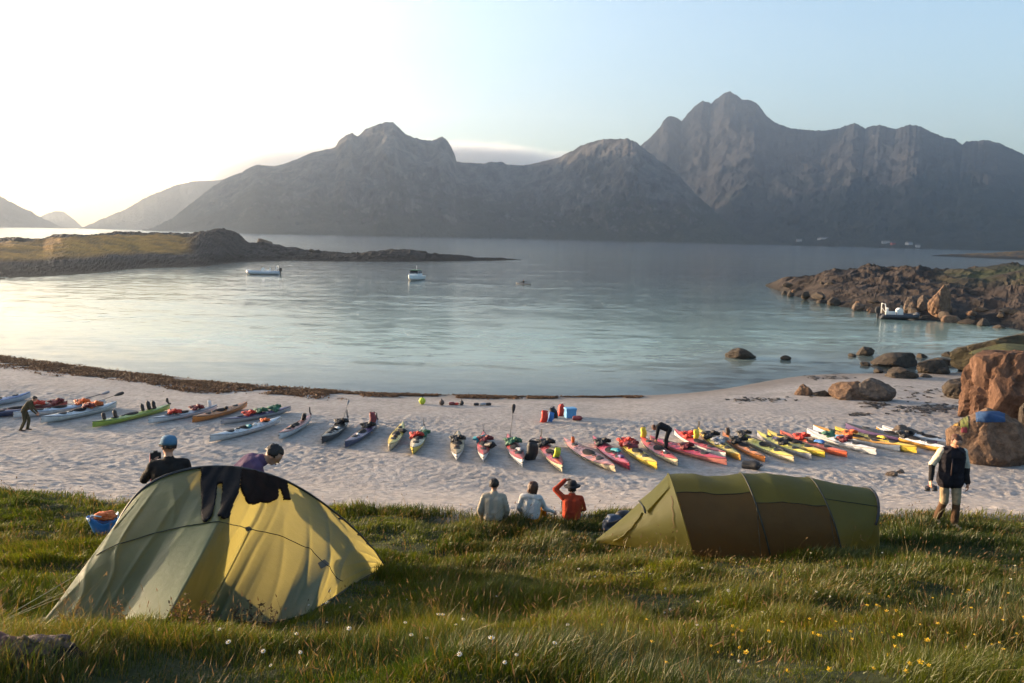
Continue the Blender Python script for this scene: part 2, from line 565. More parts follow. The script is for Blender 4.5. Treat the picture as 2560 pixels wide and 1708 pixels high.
# ------------------------------------------------------------------ sea
wx = _lines([(-6400, -1000, 300), (-1000, -200, 40), (-200, -60, 4), (-60, 60, 1.0), (60, 200, 4), (200, 1000, 40), (1000, 6401, 300)])
wy = _lines([(30, 90, 0.8), (90, 300, 5), (300, 1000, 40), (1000, 7301, 300)])
WX, WY = np.meshgrid(wx, wy)
wm = grid_mesh('sea', np.stack([WX, WY, np.zeros_like(WX)], -1))
_d = -inland(WX, WY)
set_attr(wm, 'offshore', np.where(np.abs(WX) > 260, 400, _d))
def sea_material():
    m = bpy.data.materials.new('sea water')
    m.use_nodes = True
    nt = m.node_tree
    L = nt.links.new
    nt.nodes.remove(nt.nodes['Principled BSDF'])
    tc = node(nt, 'ShaderNodeTexCoord')
    at = node(nt, 'ShaderNodeAttribute', attribute_name='offshore')
    def noise(scale, st, detail=3, rough=0.55, rot=0.0):
        mp = node(nt, 'ShaderNodeMapping')
        mp.inputs['Scale'].default_value = st
        mp.inputs['Rotation'].default_value = (0, 0, rot)
        L(tc.outputs['Object'], mp.inputs[0])
        n = node(nt, 'ShaderNodeTexNoise')
        n.inputs['Scale'].default_value = scale
        n.inputs['Detail'].default_value = detail
        n.inputs['Roughness'].default_value = rough
        L(mp.outputs[0], n.inputs['Vector'])
        return n
    small = noise(0.6, (0.8, 2.0, 1), 4, 0.62, 0.12)
    swell = noise(0.14, (0.8, 2.6, 1), 2, 0.5, 0.1)
    patch = noise(0.018, (0.5, 3.2, 1), 4, 0.6, 0.06)
    pr = node(nt, 'ShaderNodeMapRange')
    pr.inputs[1].default_value = 0.38
    pr.inputs[2].default_value = 0.62
    pr.inputs[3].default_value = 0.4
    pr.inputs[4].default_value = 1.0
    L(patch.outputs[0], pr.inputs[0])
    mid = noise(0.17, (0.30, 1.6, 1), 3, 0.6, 0.08)
    def slope(n, k):
        v1 = node(nt, 'ShaderNodeVectorMath', operation='SUBTRACT')
        L(n.outputs['Color'], v1.inputs[0])
        v1.inputs[1].default_value = (0.5, 0.5, 0.5)
        v2 = node(nt, 'ShaderNodeVectorMath', operation='MULTIPLY')
        L(v1.outputs[0], v2.inputs[0])
        v2.inputs[1].default_value = k
        return v2.outputs[0]
    def vadd(a_, b_):
        v = node(nt, 'ShaderNodeVectorMath', operation='ADD')
        L(a_, v.inputs[0])
        if isinstance(b_, tuple):
            v.inputs[1].default_value = b_
        else:
            L(b_, v.inputs[1])
        return v.outputs[0]
    sl_ = vadd(vadd(slope(small, (0.12, 0.24, 0)), slope(mid, (0.05, 0.13, 0))), slope(swell, (0.02, 0.05, 0)))
    vs_ = node(nt, 'ShaderNodeVectorMath', operation='SCALE')
    L(sl_, vs_.inputs[0])
    L(pr.outputs[0], vs_.inputs['Scale'])
    b2 = node(nt, 'ShaderNodeVectorMath', operation='NORMALIZE')
    L(vadd(vs_.outputs[0], (0, 0, 1.0)), b2.inputs[0])
    fr = node(nt, 'ShaderNodeFresnel')
    fr.inputs[0].default_value = 1.33
    L(b2.outputs[0], fr.inputs['Normal'])
    gl = node(nt, 'ShaderNodeBsdfGlossy')
    gl.inputs['Roughness'].default_value = 0.13
    L(b2.outputs[0], gl.inputs['Normal'])
    rp = node(nt, 'ShaderNodeValToRGB')
    cr = rp.color_ramp
    for _ in range(2):
        cr.elements.new(0.5)
    for e, (p, c) in zip(cr.elements, [(0.0, (0.35, 0.40, 0.35)), (0.14, (0.22, 0.31, 0.265)), (0.42, (0.10, 0.155, 0.14)), (1.0, (0.045, 0.055, 0.055))]):
        e.position = p
        e.color = (*c, 1)
    mr = node(nt, 'ShaderNodeMapRange')
    mr.inputs[1].default_value = 0
    mr.inputs[2].default_value = 160
    L(at.outputs['Fac'], mr.inputs[0])
    L(mr.outputs[0], rp.inputs[0])
    df = node(nt, 'ShaderNodeBsdfDiffuse')
    L(rp.outputs[0], df.inputs[0])
    tr = node(nt, 'ShaderNodeBsdfTransparent')
    tr.inputs[0].default_value = (0.80, 0.93, 0.93, 1)
    tf = node(nt, 'ShaderNodeMapRange')
    tf.inputs[1].default_value = 0.0
    tf.inputs[2].default_value = 16.0
    tf.inputs[3].default_value = 1.0
    tf.inputs[4].default_value = 0.10
    L(at.outputs['Fac'], tf.inputs[0])
    body = node(nt, 'ShaderNodeMixShader')
    L(tf.outputs[0], body.inputs[0])
    L(df.outputs[0], body.inputs[1])
    L(tr.outputs[0], body.inputs[2])
    mx = node(nt, 'ShaderNodeMixShader')
    L(fr.outputs[0], mx.inputs[0])
    L(body.outputs[0], mx.inputs[1])
    L(gl.outputs[0], mx.inputs[2])
    L(mx.outputs[0], nt.nodes['Material Output'].inputs[0])
    return m
tag(obj('sea', wm, sea_material()), 'calm sea filling the bay with turquoise shallows', 'sea', kind='structure')

# ------------------------------------------------------------------ mountains across the fjord
def rock_material(name, rock1, rock2, green, gscale=0.004, top=300.0, bump=14.0, bs=0.02):
    m = bpy.data.materials.new(name)
    m.use_nodes = True
    nt = m.node_tree
    L = nt.links.new
    b = nt.nodes['Principled BSDF']
    b.inputs['Roughness'].default_value = 0.95
    b.inputs['Specular IOR Level'].default_value = 0.1
    tc = node(nt, 'ShaderNodeTexCoord')
    ge = node(nt, 'ShaderNodeNewGeometry')
    sp = node(nt, 'ShaderNodeSeparateXYZ')
    L(ge.outputs['Position'], sp.inputs[0])
    sn = node(nt, 'ShaderNodeSeparateXYZ')
    L(ge.outputs['Normal'], sn.inputs[0])
    def noise(scale, detail=6, st=(1, 1, 1), rough=0.65):
        mp = node(nt, 'ShaderNodeMapping')
        mp.inputs['Scale'].default_value = st
        L(tc.outputs['Object'], mp.inputs[0])
        n = node(nt, 'ShaderNodeTexNoise')
        n.inputs['Scale'].default_value = scale
        n.inputs['Detail'].default_value = detail
        n.inputs['Roughness'].default_value = rough
        L(mp.outputs[0], n.inputs['Vector'])
        return n
    n1 = noise(bs, 8, (1, 1, 0.35), 0.7)
    rp = node(nt, 'ShaderNodeValToRGB')
    rp.color_ramp.elements[0].position = 0.40
    rp.color_ramp.elements[1].position = 0.62
    rp.color_ramp.elements[0].color = (*rock1, 1)
    rp.color_ramp.elements[1].color = (*rock2, 1)
    L(n1.outputs[0], rp.inputs[0])
    n2 = noise(gscale, 7)
    # greenery on gentler ground lower down
    hz = node(nt, 'ShaderNodeMapRange')
    hz.inputs[1].default_value = top
    hz.inputs[2].default_value = 0
    hz.inputs[3].default_value = -0.28
    hz.inputs[4].default_value = 0.22
    L(sp.outputs[2], hz.inputs[0])
    a1 = node(nt, 'ShaderNodeMath', operation='ADD')
    L(n2.outputs[0], a1.inputs[0])
    L(hz.outputs[0], a1.inputs[1])
    a2 = node(nt, 'ShaderNodeMath', operation='MULTIPLY_ADD')
    L(sn.outputs[2], a2.inputs[0])
    a2.inputs[1].default_value = 0.35
    L(a1.outputs[0], a2.inputs[2])
    gr = node(nt, 'ShaderNodeMapRange')
    gr.inputs[1].default_value = 0.66
    gr.inputs[2].default_value = 0.86
    L(a2.outputs[0], gr.inputs[0])
    gc = node(nt, 'ShaderNodeValToRGB')
    gc.color_ramp.elements[0].color = (*(np.array(green) * 0.7), 1)
    gc.color_ramp.elements[1].color = (*(np.array(green) * 1.3), 1)
    L(n1.outputs[0], gc.inputs[0])
    mx = node(nt, 'ShaderNodeMix', data_type='RGBA')
    L(gr.outputs[0], mx.inputs[0])
    L(rp.outputs[0], mx.inputs[6])
    L(gc.outputs[0], mx.inputs[7])
    L(mx.outputs[2], b.inputs['Base Color'])
    bp = node(nt, 'ShaderNodeBump')
    bp.inputs['Distance'].default_value = bump
    bp.inputs['Strength'].default_value = 0.9
    L(n1.outputs[0], bp.inputs['Height'])
    L(bp.outputs[0], b.inputs['Normal'])
    return m

def mountain(name, sil, ridge_d, base_d, mat, label, px_step=3.0, rows=70, seed=1, gully=60.0, steep=1.5, foot=0.10, back=900.0, jag=1.0):
    sil = np.array(sil, float)
    px = np.arange(sil[0, 0], sil[-1, 0] + 0.1, px_step)
    py = np.interp(px, sil[:, 0], sil[:, 1])
    py = py + jag * (1.6 * fbm(px * 0.09, 0.3, octaves=3, seed=seed + 3) + 2.0 * fbm(px * 0.22, 7.3, octaves=3, seed=seed + 4) - 3.2 * np.clip(ridged(px * 0.05, 2.2, octaves=4, seed=seed + 8) - 0.45, 0, 1) + 0.8)
    rd = np.interp(px, *zip(*ridge_d))
    bd = np.interp(px, *zip(*base_d))
    R = np.array([at_dist(a, b, d) for a, b, d in zip(px, py, rd)])
    az = R[:, :2] / np.linalg.norm(R[:, :2], axis=1)[:, None]
    v = np.concatenate([np.linspace(0, 1, rows) ** 0.9, 1 + np.linspace(0.04, 1, 14)])
    V, C = np.meshgrid(v, np.arange(len(px)), indexing='ij')
    front = V <= 1
    dist = np.where(front, bd[C] + (rd - bd)[C] * V, rd[C] + back * (V - 1))
    prof = np.where(V < foot, 0.05 * V / foot, 0.05 + 0.95 * np.clip((V - foot) / (1 - foot), 0, 1) ** steep)
    prof = np.where(front, prof, (1 - (V - 1)) ** 1.2 * 1.0)
    zr = np.maximum(R[:, 2], 1.0)
    Z = zr[C] * prof
    along = np.cumsum(np.r_[0, np.linalg.norm(np.diff(R[:, :2], axis=0), axis=1)])[C]
    taper = np.sin(np.clip(V, 0, 1) * PI) ** 0.6 * np.clip((1 - V) * 13, 0, 1) * front
    amp = gully * (zr[C] / max(zr.max(), 1)) ** 0.7
    warp = 90 * fbm(along / 500, dist / 500, octaves=2, seed=seed + 40)
    g1 = ridged((along + warp) / 300, Z / 300 + dist / 600, octaves=6, seed=seed)
    g2 = fbm(along / 90, dist / 140, Z / 100, octaves=6, seed=seed + 11, gain=0.6)
    disp = taper * amp * (1.1 * (g1 - 0.55) + 0.95 * g2)
    dist = dist - disp
    Z = Z + taper * amp * 0.32 * (g1 - 0.5) + taper * amp * 0.22 * g2
    Z = np.where((V < 0.02), -4.0, np.maximum(Z, 0.5 + 3 * V))
    P = np.stack([az[:, 0][C] * dist, az[:, 1][C] * dist, Z], -1)
    P[-1, :, 2] = -4
    me = grid_mesh(name, P, smooth=True, flip=True)
    o = obj(name, me, mat)
    tag(o, label, 'mountain', kind='structure')
    bvh = BVHTree.FromPolygons([Vector(p) for p in P.reshape(-1, 3)], [tuple(f.vertices) for f in me.polygons])
    return o, bvh

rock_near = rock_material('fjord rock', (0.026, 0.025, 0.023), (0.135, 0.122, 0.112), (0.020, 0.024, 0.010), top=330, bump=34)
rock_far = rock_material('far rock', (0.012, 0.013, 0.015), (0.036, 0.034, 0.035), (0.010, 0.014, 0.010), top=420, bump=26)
mountain('mountain', [(-3000, 300), (-2200, 40), (-1500, -40), (-1000, 10), (-600, 50), (-300, 120), (-160, 300), (-60, 440), (0, 490), (65, 523), (110, 547), (140, 561), (170, 572)],  # unseen left part raised steeply to cast shade on the other mountains
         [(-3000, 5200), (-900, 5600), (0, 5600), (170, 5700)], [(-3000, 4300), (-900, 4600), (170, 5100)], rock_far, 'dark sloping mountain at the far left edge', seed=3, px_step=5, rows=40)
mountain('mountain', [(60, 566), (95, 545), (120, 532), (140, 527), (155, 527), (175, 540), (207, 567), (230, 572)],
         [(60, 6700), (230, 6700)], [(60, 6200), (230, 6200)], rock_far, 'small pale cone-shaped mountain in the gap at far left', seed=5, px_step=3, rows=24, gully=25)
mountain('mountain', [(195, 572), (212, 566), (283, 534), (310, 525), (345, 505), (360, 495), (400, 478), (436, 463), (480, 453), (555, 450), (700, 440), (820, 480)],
         [(195, 5600), (820, 5400)], [(195, 5000), (820, 4700)], rock_far, 'hazy ridge behind the left shoulder of the grey cliff mountain', seed=7, px_step=4, rows=40, gully=40)
mt_left, bvh_left = mountain('mountain',
    [(355, 575), (380, 570), (430, 546), (480, 506), (520, 475), (560, 447), (605, 430), (615, 424), (640, 412), (690, 414), (715, 408), (740, 398), (770, 385), (800, 376), (838, 367),
     (846, 352), (862, 340), (880, 332), (893, 341), (915, 322), (940, 312), (960, 305), (985, 306), (1000, 320), (1012, 334), (1030, 343), (1060, 349), (1080, 352), (1090, 347), (1105, 342), (1118, 350), (1130, 370), (1138, 388), (1141, 405),
     (1180, 406), (1210, 409), (1222, 403), (1240, 406), (1256, 403), (1268, 411), (1310, 413), (1350, 405), (1400, 392), (1432, 376), (1450, 365), (1480, 354), (1510, 347), (1569, 346), (1590, 355), (1612, 372), (1640, 395), (1690, 430), (1740, 485), (1790, 530), (1850, 575), (1900, 604)],
    [(355, 3700), (1000, 3500), (1400, 3400), (1900, 2900)], [(355, 3300), (646, 2500), (1000, 2500), (1320, 2800), (1600, 2500), (1900, 2300)],
    rock_near, 'long grey cliff mountain with a rounded double summit above the bay', px_step=2.2, rows=110, seed=9, gully=95, steep=1.35)
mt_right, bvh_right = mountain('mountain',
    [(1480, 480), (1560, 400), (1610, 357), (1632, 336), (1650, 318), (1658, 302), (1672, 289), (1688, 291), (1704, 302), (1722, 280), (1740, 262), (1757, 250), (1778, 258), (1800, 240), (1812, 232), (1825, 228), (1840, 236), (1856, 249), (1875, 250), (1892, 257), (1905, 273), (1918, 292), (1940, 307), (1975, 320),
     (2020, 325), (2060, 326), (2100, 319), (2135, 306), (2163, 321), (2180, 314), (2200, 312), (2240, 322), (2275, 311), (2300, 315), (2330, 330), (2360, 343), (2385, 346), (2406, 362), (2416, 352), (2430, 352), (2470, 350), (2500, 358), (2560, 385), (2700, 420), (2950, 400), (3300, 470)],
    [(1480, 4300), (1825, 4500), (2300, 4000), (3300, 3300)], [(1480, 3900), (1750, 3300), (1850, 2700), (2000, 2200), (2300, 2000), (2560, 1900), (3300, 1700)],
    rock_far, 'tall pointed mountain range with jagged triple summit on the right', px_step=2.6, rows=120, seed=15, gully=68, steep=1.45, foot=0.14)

# ------------------------------------------------------------------ low headlands in the bay
def headland(name, front, top, width, mat, label, px_step=4.0, rows=40, seed=1, rock=0.9, shelf=0.35, attr=None, kind='structure'):
    front, top = np.array(front, float), np.array(top, float)
    px = np.arange(top[0, 0], top[-1, 0] + 0.1, px_step)
    fy = np.interp(px, front[:, 0], front[:, 1])
    ty = np.interp(px, top[:, 0], top[:, 1])
    w = np.interp(px, *zip(*width))
    Fp = np.array([at_z(a, b, 0.0) for a, b in zip(px, fy)])
    fd = np.linalg.norm(Fp[:, :2], axis=1)
    az = Fp[:, :2] / fd[:, None]
    Tp = np.array([at_dist(a, b, d + ww * 0.55) for a, b, d, ww in zip(px, ty, fd, w)])
    v = np.linspace(-0.04, 1.04, rows)
    V, C = np.meshgrid(v, np.arange(len(px)), indexing='ij')
    dist = fd[C] + w[C] * V
    ht = Tp[:, 2][C]
    up = np.clip(V / 0.55, 0, 1)
    prof = np.where(V < 0.55, shelf * sstep(0, 0.3, up) + (1 - shelf) * sstep(0.12, 1.0, up), 1 - sstep(0.58, 1.02, V))
    Z = ht * prof
    X, Y = az[:, 0][C] * dist, az[:, 1][C] * dist
    rk = np.interp(px, *zip(*rock))[C] if not np.isscalar(rock) else rock
    n = fbm(X / 5, Y / 5, octaves=4, seed=seed) + 0.8 * (ridged(X / 3.2, Y / 3.2, octaves=3, seed=seed + 5) - 0.5)
    edge = np.sin(np.clip(V, 0, 1) * PI) ** 0.5
    if attr is not None:
        rk = rk * (1 - 0.8 * np.clip(attr(px[C], V, Z, 0 * n), 0, 1))
    Z = Z + rk * n * edge
    Z = np.where((V <= 0) | (V >= 1), -1.5, np.maximum(Z, -0.3))
    me = grid_mesh(name, np.stack([X, Y, Z], -1), smooth=False)
    if attr is not None:
        set_attr(me, 'turf', attr(px[C], V, Z, n))
    o = obj(name, me, mat)
    tag(o, label, 'headland', kind=kind)
    return o

def headland_material(name, r1, r2, weed, t1, t2, weed_z=(0.3, 1.6)):
    m = bpy.data.materials.new(name)
    m.use_nodes = True
    nt = m.node_tree
    L = nt.links.new
    b = nt.nodes['Principled BSDF']
    b.inputs['Roughness'].default_value = 0.85
    b.inputs['Specular IOR Level'].default_value = 0.2
    tc = node(nt, 'ShaderNodeTexCoord')
    sp = node(nt, 'ShaderNodeSeparateXYZ')
    L(tc.outputs['Object'], sp.inputs[0])
    def noise(s, d=6):
        n = node(nt, 'ShaderNodeTexNoise')
        n.inputs['Scale'].default_value = s
        n.inputs['Detail'].default_value = d
        n.inputs['Roughness'].default_value = 0.7
        L(tc.outputs['Object'], n.inputs['Vector'])
        return n
    def ramp(n, a, c):
        r = node(nt, 'ShaderNodeValToRGB')
        r.color_ramp.elements[0].position = 0.35
        r.color_ramp.elements[1].position = 0.65
        r.color_ramp.elements[0].color = (*a, 1)
        r.color_ramp.elements[1].color = (*c, 1)
        L(n.outputs[0], r.inputs[0])
        return r.outputs[0]
    n1 = noise(0.6, 8)
    rc = ramp(n1, r1, r2)
    tcol = ramp(noise(0.12, 6), t1, t2)
    at = node(nt, 'ShaderNodeAttribute', attribute_name='turf')
    m1 = node(nt, 'ShaderNodeMix', data_type='RGBA')
    L(at.outputs['Fac'], m1.inputs[0])
    L(rc, m1.inputs[6])
    L(tcol, m1.inputs[7])
    wz = node(nt, 'ShaderNodeMapRange')
    wz.inputs[1].default_value = weed_z[1]
    wz.inputs[2].default_value = weed_z[0]
    L(sp.outputs[2], wz.inputs[0])
    m2 = node(nt, 'ShaderNodeMix', data_type='RGBA')
    L(wz.outputs[0], m2.inputs[0])
    L(m1.outputs[2], m2.inputs[6])
    m2.inputs[7].default_value = (*weed, 1)
    L(m2.outputs[2], b.inputs['Base Color'])
    bp = node(nt, 'ShaderNodeBump')
    bp.inputs['Distance'].default_value = 0.5
    bp.inputs['Strength'].default_value = 0.8
    L(n1.outputs[0], bp.inputs['Height'])
    L(bp.outputs[0], b.inputs['Normal'])
    return m
hl_left = headland_material('peninsula ground', (0.014, 0.013, 0.012), (0.05, 0.044, 0.04), (0.012, 0.008, 0.005), (0.20, 0.10, 0.014), (0.38, 0.195, 0.03), (0.8, 2.8))
def turf_left(px, V, Z, n):
    a = sstep(0.17, 0.25, V) * (1 - sstep(0.44, 0.50, V)) * (1 - sstep(440, 500, px)) * sstep(-400, 60, px)
    return np.clip(a * (0.9 + 0.6 * n), 0, 1)
headland('headland', [(-700, 760), (-300, 722), (0, 699), (100, 693), (200, 687), (350, 673), (500, 667), (540, 663), (600, 656), (700, 653), (900, 655), (1100, 654), (1305, 651)],
         [(-700, 590), (-300, 596), (0, 600), (40, 597), (110, 599), (135, 591), (160, 587), (210, 589), (260, 584), (300, 581), (400, 583), (462, 587), (490, 584), (520, 577), (545, 574), (565, 574), (590, 580), (606, 591), (622, 606), (640, 610), (690, 613),
          (715, 618), (760, 626), (800, 629), (840, 630), (870, 633), (900, 634), (935, 629), (1000, 625), (1050, 629), (1100, 636), (1150, 640), (1210, 645), (1260, 647), (1305, 651)],
         [(-700, 160), (0, 150), (300, 140), (560, 100), (640, 85), (900, 55), (1150, 30), (1305, 12)], hl_left,
         'low rocky peninsula with golden grass reaching into the bay from the left', seed=31, rock=[(-700, 0.8), (440, 0.9), (500, 1.0), (640, 1.1), (900, 0.9), (1305, 0.5)], attr=turf_left, rows=70, px_step=3, shelf=0.2)
hl_right = headland_material('rocky point ground', (0.010, 0.008, 0.007), (0.050, 0.036, 0.028), (0.008, 0.006, 0.004), (0.022, 0.028, 0.010), (0.045, 0.048, 0.018), (0.2, 1.3))
def turf_right(px, V, Z, n):
    return np.clip(sstep(0.25, 0.4, V) * (1 - sstep(0.55, 0.65, V)) * sstep(2300, 2420, px) * (0.7 - 0.9 * n), 0, 1)
headland('headland', [(1905, 714), (1930, 722), (1975, 738), (2080, 764), (2200, 786), (2290, 800), (2400, 809), (2500, 816), (2560, 830), (2750, 845), (3000, 850)],
         [(1905, 713), (1930, 704), (1960, 697), (2020, 692), (2060, 681), (2100, 676), (2160, 668), (2240, 669), (2300, 673), (2380, 673), (2440, 670), (2500, 664), (2560, 665), (2750, 660), (3000, 670)],
         [(1905, 8), (2000, 40), (2160, 75), (2300, 85), (2560, 95), (3000, 110)], hl_right,
         'dark rugged rocky point jutting into the bay on the right', seed=47, rock=[(1905, 0.5), (2000, 0.9), (2300, 1.15), (3000, 1.2)], attr=turf_right, rows=90, px_step=3, shelf=0.3)
headland('headland', [(2330, 640), (2400, 643), (2560, 650), (2800, 655)], [(2330, 639), (2380, 636), (2450, 634), (2500, 631), (2560, 627), (2800, 625)],
         [(2330, 20), (2560, 120), (2800, 150)], hl_left, 'distant low brown spit at the right edge below the mountains', seed=61, rock=0.8, attr=lambda px, V, Z, n: np.clip(0.5 + n, 0, 1) * 0.6, rows=24, px_step=4)

# ------------------------------------------------------------------ haze and cloud banks
hz = B().box((0, 3350, 530), (11800, 8400, 1140)).build('haze', None, smooth=False)
hm = bpy.data.materials.new('sea haze')
hm.use_nodes = True
nt = hm.node_tree
nt.nodes.remove(nt.nodes['Principled BSDF'])
pv = node(nt, 'ShaderNodeVolumePrincipled')
pv.inputs['Color'].default_value = (0.80, 0.88, 0.99, 1)
pv.inputs['Density'].default_value = 0.00012
pv.inputs['Anisotropy'].default_value = 0.76
nt.links.new(pv.outputs[0], nt.nodes['Material Output'].inputs['Volume'])
hz.data.materials.append(hm)
tag(hz, 'pale evening haze over the fjord', 'haze', kind='stuff')

def cloud(center, radii, density, seed, label, rz=0.0, ry=0.0):
    bm = bmesh.new()
    bmesh.ops.create_icosphere(bm, subdivisions=3, radius=1.0)
    me = bpy.data.meshes.new('cloud')
    bm.to_mesh(me)
    bm.free()
    m = bpy.data.materials.new('cloud vapour')
    m.use_nodes = True
    nt = m.node_tree
    L = nt.links.new
    nt.nodes.remove(nt.nodes['Principled BSDF'])
    tc = node(nt, 'ShaderNodeTexCoord')
    ln = node(nt, 'ShaderNodeVectorMath', operation='LENGTH')
    L(tc.outputs['Object'], ln.inputs[0])
    mp = node(nt, 'ShaderNodeMapping')
    mp.inputs['Location'].default_value = (seed, seed * 2, 0)
    mp.inputs['Scale'].default_value = (2.2, 1.2, 0.9)
    L(tc.outputs['Object'], mp.inputs[0])
    nz = node(nt, 'ShaderNodeTexNoise')
    nz.inputs['Scale'].default_value = 1.3
    nz.inputs['Detail'].default_value = 4
    L(mp.outputs[0], nz.inputs['Vector'])
    # a flat-topped bank: thick low down, thinning upward and toward its ends
    sx_ = node(nt, 'ShaderNodeSeparateXYZ')
    L(tc.outputs['Object'], sx_.inputs[0])
    def mth(op, *args):
        n_ = node(nt, 'ShaderNodeMath', operation=op)
        for i_, v_ in enumerate(args):
            if hasattr(v_, 'is_output'):
                L(v_, n_.inputs[i_])
            else:
                n_.inputs[i_].default_value = v_
        return n_.outputs[0]
    topz = mth('MULTIPLY_ADD', nz.outputs[0], 0.9, 0.0)
    low = mth('MULTIPLY', mth('SUBTRACT', topz, sx_.outputs[2]), 2.2)
    ends = mth('SUBTRACT', 1.0, mth('POWER', ln.outputs['Value'], 2.0))
    cl = node(nt, 'ShaderNodeClamp')
    L(mth('MULTIPLY', mth('MAXIMUM', low, 0.0), mth('MAXIMUM', ends, 0.0)), cl.inputs[0])
    ml = node(nt, 'ShaderNodeMath', operation='MULTIPLY')
    ml.inputs[1].default_value = density
    L(cl.outputs[0], ml.inputs[0])
    pv = node(nt, 'ShaderNodeVolumePrincipled')
    pv.inputs['Color'].default_value = (0.93, 0.935, 0.95, 1)
    pv.inputs['Anisotropy'].default_value = 0.4
    L(ml.outputs[0], pv.inputs['Density'])
    L(pv.outputs[0], nt.nodes['Material Output'].inputs['Volume'])
    me.materials.append(m)
    o = bpy.data.objects.new('cloud', me)
    COL.objects.link(o)
    o.location = center
    o.scale = radii
    o.rotation_euler = (0, ry, rz)
    tag(o, label, 'cloud', kind='stuff')
    return o
def at_y(px, py, Y):
    d = ray(px, py)
    return CAM + d * (Y / d[1])
c = at_y(690, 398, 8600)
cloud(c, (1150, 380, 400), 0.010, 3, 'warm low cloud drifting behind the left shoulder of the cliff mountain', ry=-0.16)
c = at_y(1240, 396, 8600)
cloud(c, (1250, 380, 330), 0.012, 8, 'pale grey fog bank lying behind the saddle between the summits', ry=0.06)

# ================================================================== THINGS
# ------------------------------------------------------------------ tent outlines (needed by the grass)
# left tent: hoop seen face on, vestibule spread toward the camera
LT_A = pix(236, 1478)
LT_B = pix(962, 1416)
_dir = (LT_B - LT_A)[:2]
_dir = _dir / np.linalg.norm(_dir)
_nrm = np.array([-_dir[1], _dir[0]])           # points away from the camera
def on_hoop_plane(px, py):
    d = ray(px, py)
    k = ((LT_A[:2] - CAM[:2]) @ _nrm) / (d[:2] @ _nrm)
    return CAM + d * k
LT_HOOP_PX = [(252, 1412), (276, 1344), (308, 1284), (340, 1238), (380, 1206), (420, 1188), (468, 1175), (500, 1170), (540, 1168), (592, 1170), (620, 1175), (672, 1188), (716, 1204), (760, 1228), (804, 1257), (856, 1298), (900, 1338), (940, 1384)]
LT_HOOP = np.array([LT_A] + [on_hoop_plane(*p) for p in LT_HOOP_PX] + [LT_B])
LT_BASE_PX = [(92, 1564), (96, 1566), (100, 1567), (170, 1566), (290, 1563), (410, 1560), (500, 1556), (600, 1560), (690, 1562), (770, 1540), (826, 1504), (895, 1456), (956, 1422)]
LT_BASE_U = [0, 0.10, 0.17, 0.24, 0.34, 0.44, 0.52, 0.60, 0.68, 0.77, 0.85, 0.93, 1.0]
LT_BASE = np.array([pix(*p) for p in LT_BASE_PX])
def polyline(P, n):
    s = np.r_[0, np.cumsum(np.linalg.norm(np.diff(P, axis=0), axis=1))]
    t = np.linspace(0, s[-1], n)
    return np.stack([np.interp(t, s, P[:, k]) for k in range(3)], -1)
_hp = polyline(LT_HOOP, 400)
for _ in range(2):
    k = np.ones(15) / 15
    q = np.stack([np.convolve(np.pad(_hp[:, i], 7, mode='edge'), k, 'valid') for i in range(3)], -1)
    q[0], q[-1] = _hp[0], _hp[-1]
    _hp = q
def lt_hoop(u):
    t = np.linspace(0, 1, 400)
    return np.stack([np.interp(u, t, _hp[:, k]) for k in range(3)], -1)
def lt_base(u):
    return np.stack([np.interp(u, LT_BASE_U, LT_BASE[:, k]) for k in range(3)], -1)
def lt_surface(u, v, folds=True):
    """near face of the left tent: u along the hoop, v from the pole down to the pegs"""
    u, v = np.asarray(u, float), np.asarray(v, float)
    h, b = lt_hoop(u), lt_base(u)
    p = h + (b - h) * v[..., None]
    out = np.array([-_nrm[0] * 0.75, -_nrm[1] * 0.75, 0.65])
    bul = 0.10 * np.sin(v * PI) * np.sin(u * PI) ** 0.7
    if folds:
        # taut creases running from the left peg up to the pole, soft vertical folds under the zip
        w = np.exp(-((u - 0.17) / 0.16) ** 2)
        wv = np.sin(np.clip(v * 1.02, 0, 1) * PI) ** 0.6
        ph = u * 30 + 1.6 * vnoise(u * 7, v * 1.6, seed=3)
        cr = (1 - np.abs(np.sin(ph))) ** 4 * (0.5 + 0.5 * vnoise(u * 11, v * 2.6 + 4, seed=9))
        bul = bul + 0.085 * w * wv * cr
        ph2 = u * 62 + 2.4 * vnoise(u * 12, v * 2.2, seed=13)
        bul = bul + 0.035 * w * wv * (1 - np.abs(np.sin(ph2))) ** 3
        w2 = np.exp(-((u - 0.51) / 0.06) ** 2)
        bul = bul + 0.030 * w2 * (0.25 + 0.75 * v) * (1 - np.abs(np.sin(u * 95 + vnoise(u * 9, v * 3, seed=19)))) ** 2
        bul = bul + 0.020 * wv * fbm(u * 9, v * 2.0 + u * 3, octaves=3, seed=71)
        w3 = np.exp(-((u - 0.74) / 0.13) ** 2)
        bul = bul + 0.022 * w3 * wv * (1 - np.abs(np.sin(u * 40 - v * 4 + 1.5 * vnoise(u * 8, v * 3, seed=4)))) ** 3
        w4 = np.exp(-((u - 0.93) / 0.07) ** 2)
        bul = bul + 0.020 * w4 * (1 - np.abs(np.sin(v * 14 + u * 20))) ** 2
    return p + bul[..., None] * out

# right tent: tunnel with three hoops, axis roughly across the picture
RT_N1, RT_N2, RT_N3 = pix(1733, 1393), pix(1923, 1391), pix(2106, 1390)
RT_AX = RT_N3 - RT_N1
RT_AX[2] = 0
RT_AX /= np.linalg.norm(RT_AX)
RT_PERP = np.array([-RT_AX[1], RT_AX[0], 0])
RT_W = 1.75
RT_C1 = RT_N1 + RT_PERP * RT_W / 2
RT_STAKE = pix(1482, 1356)
def on_axis_plane(px, py, off=0.0):
    d = ray(px, py)
    k = ((RT_C1 - CAM + RT_PERP * off) @ RT_PERP) / (d @ RT_PERP)
    return CAM + d * k
def gz(x, y):
    return float(ground(np.array(x), np.array(y)))

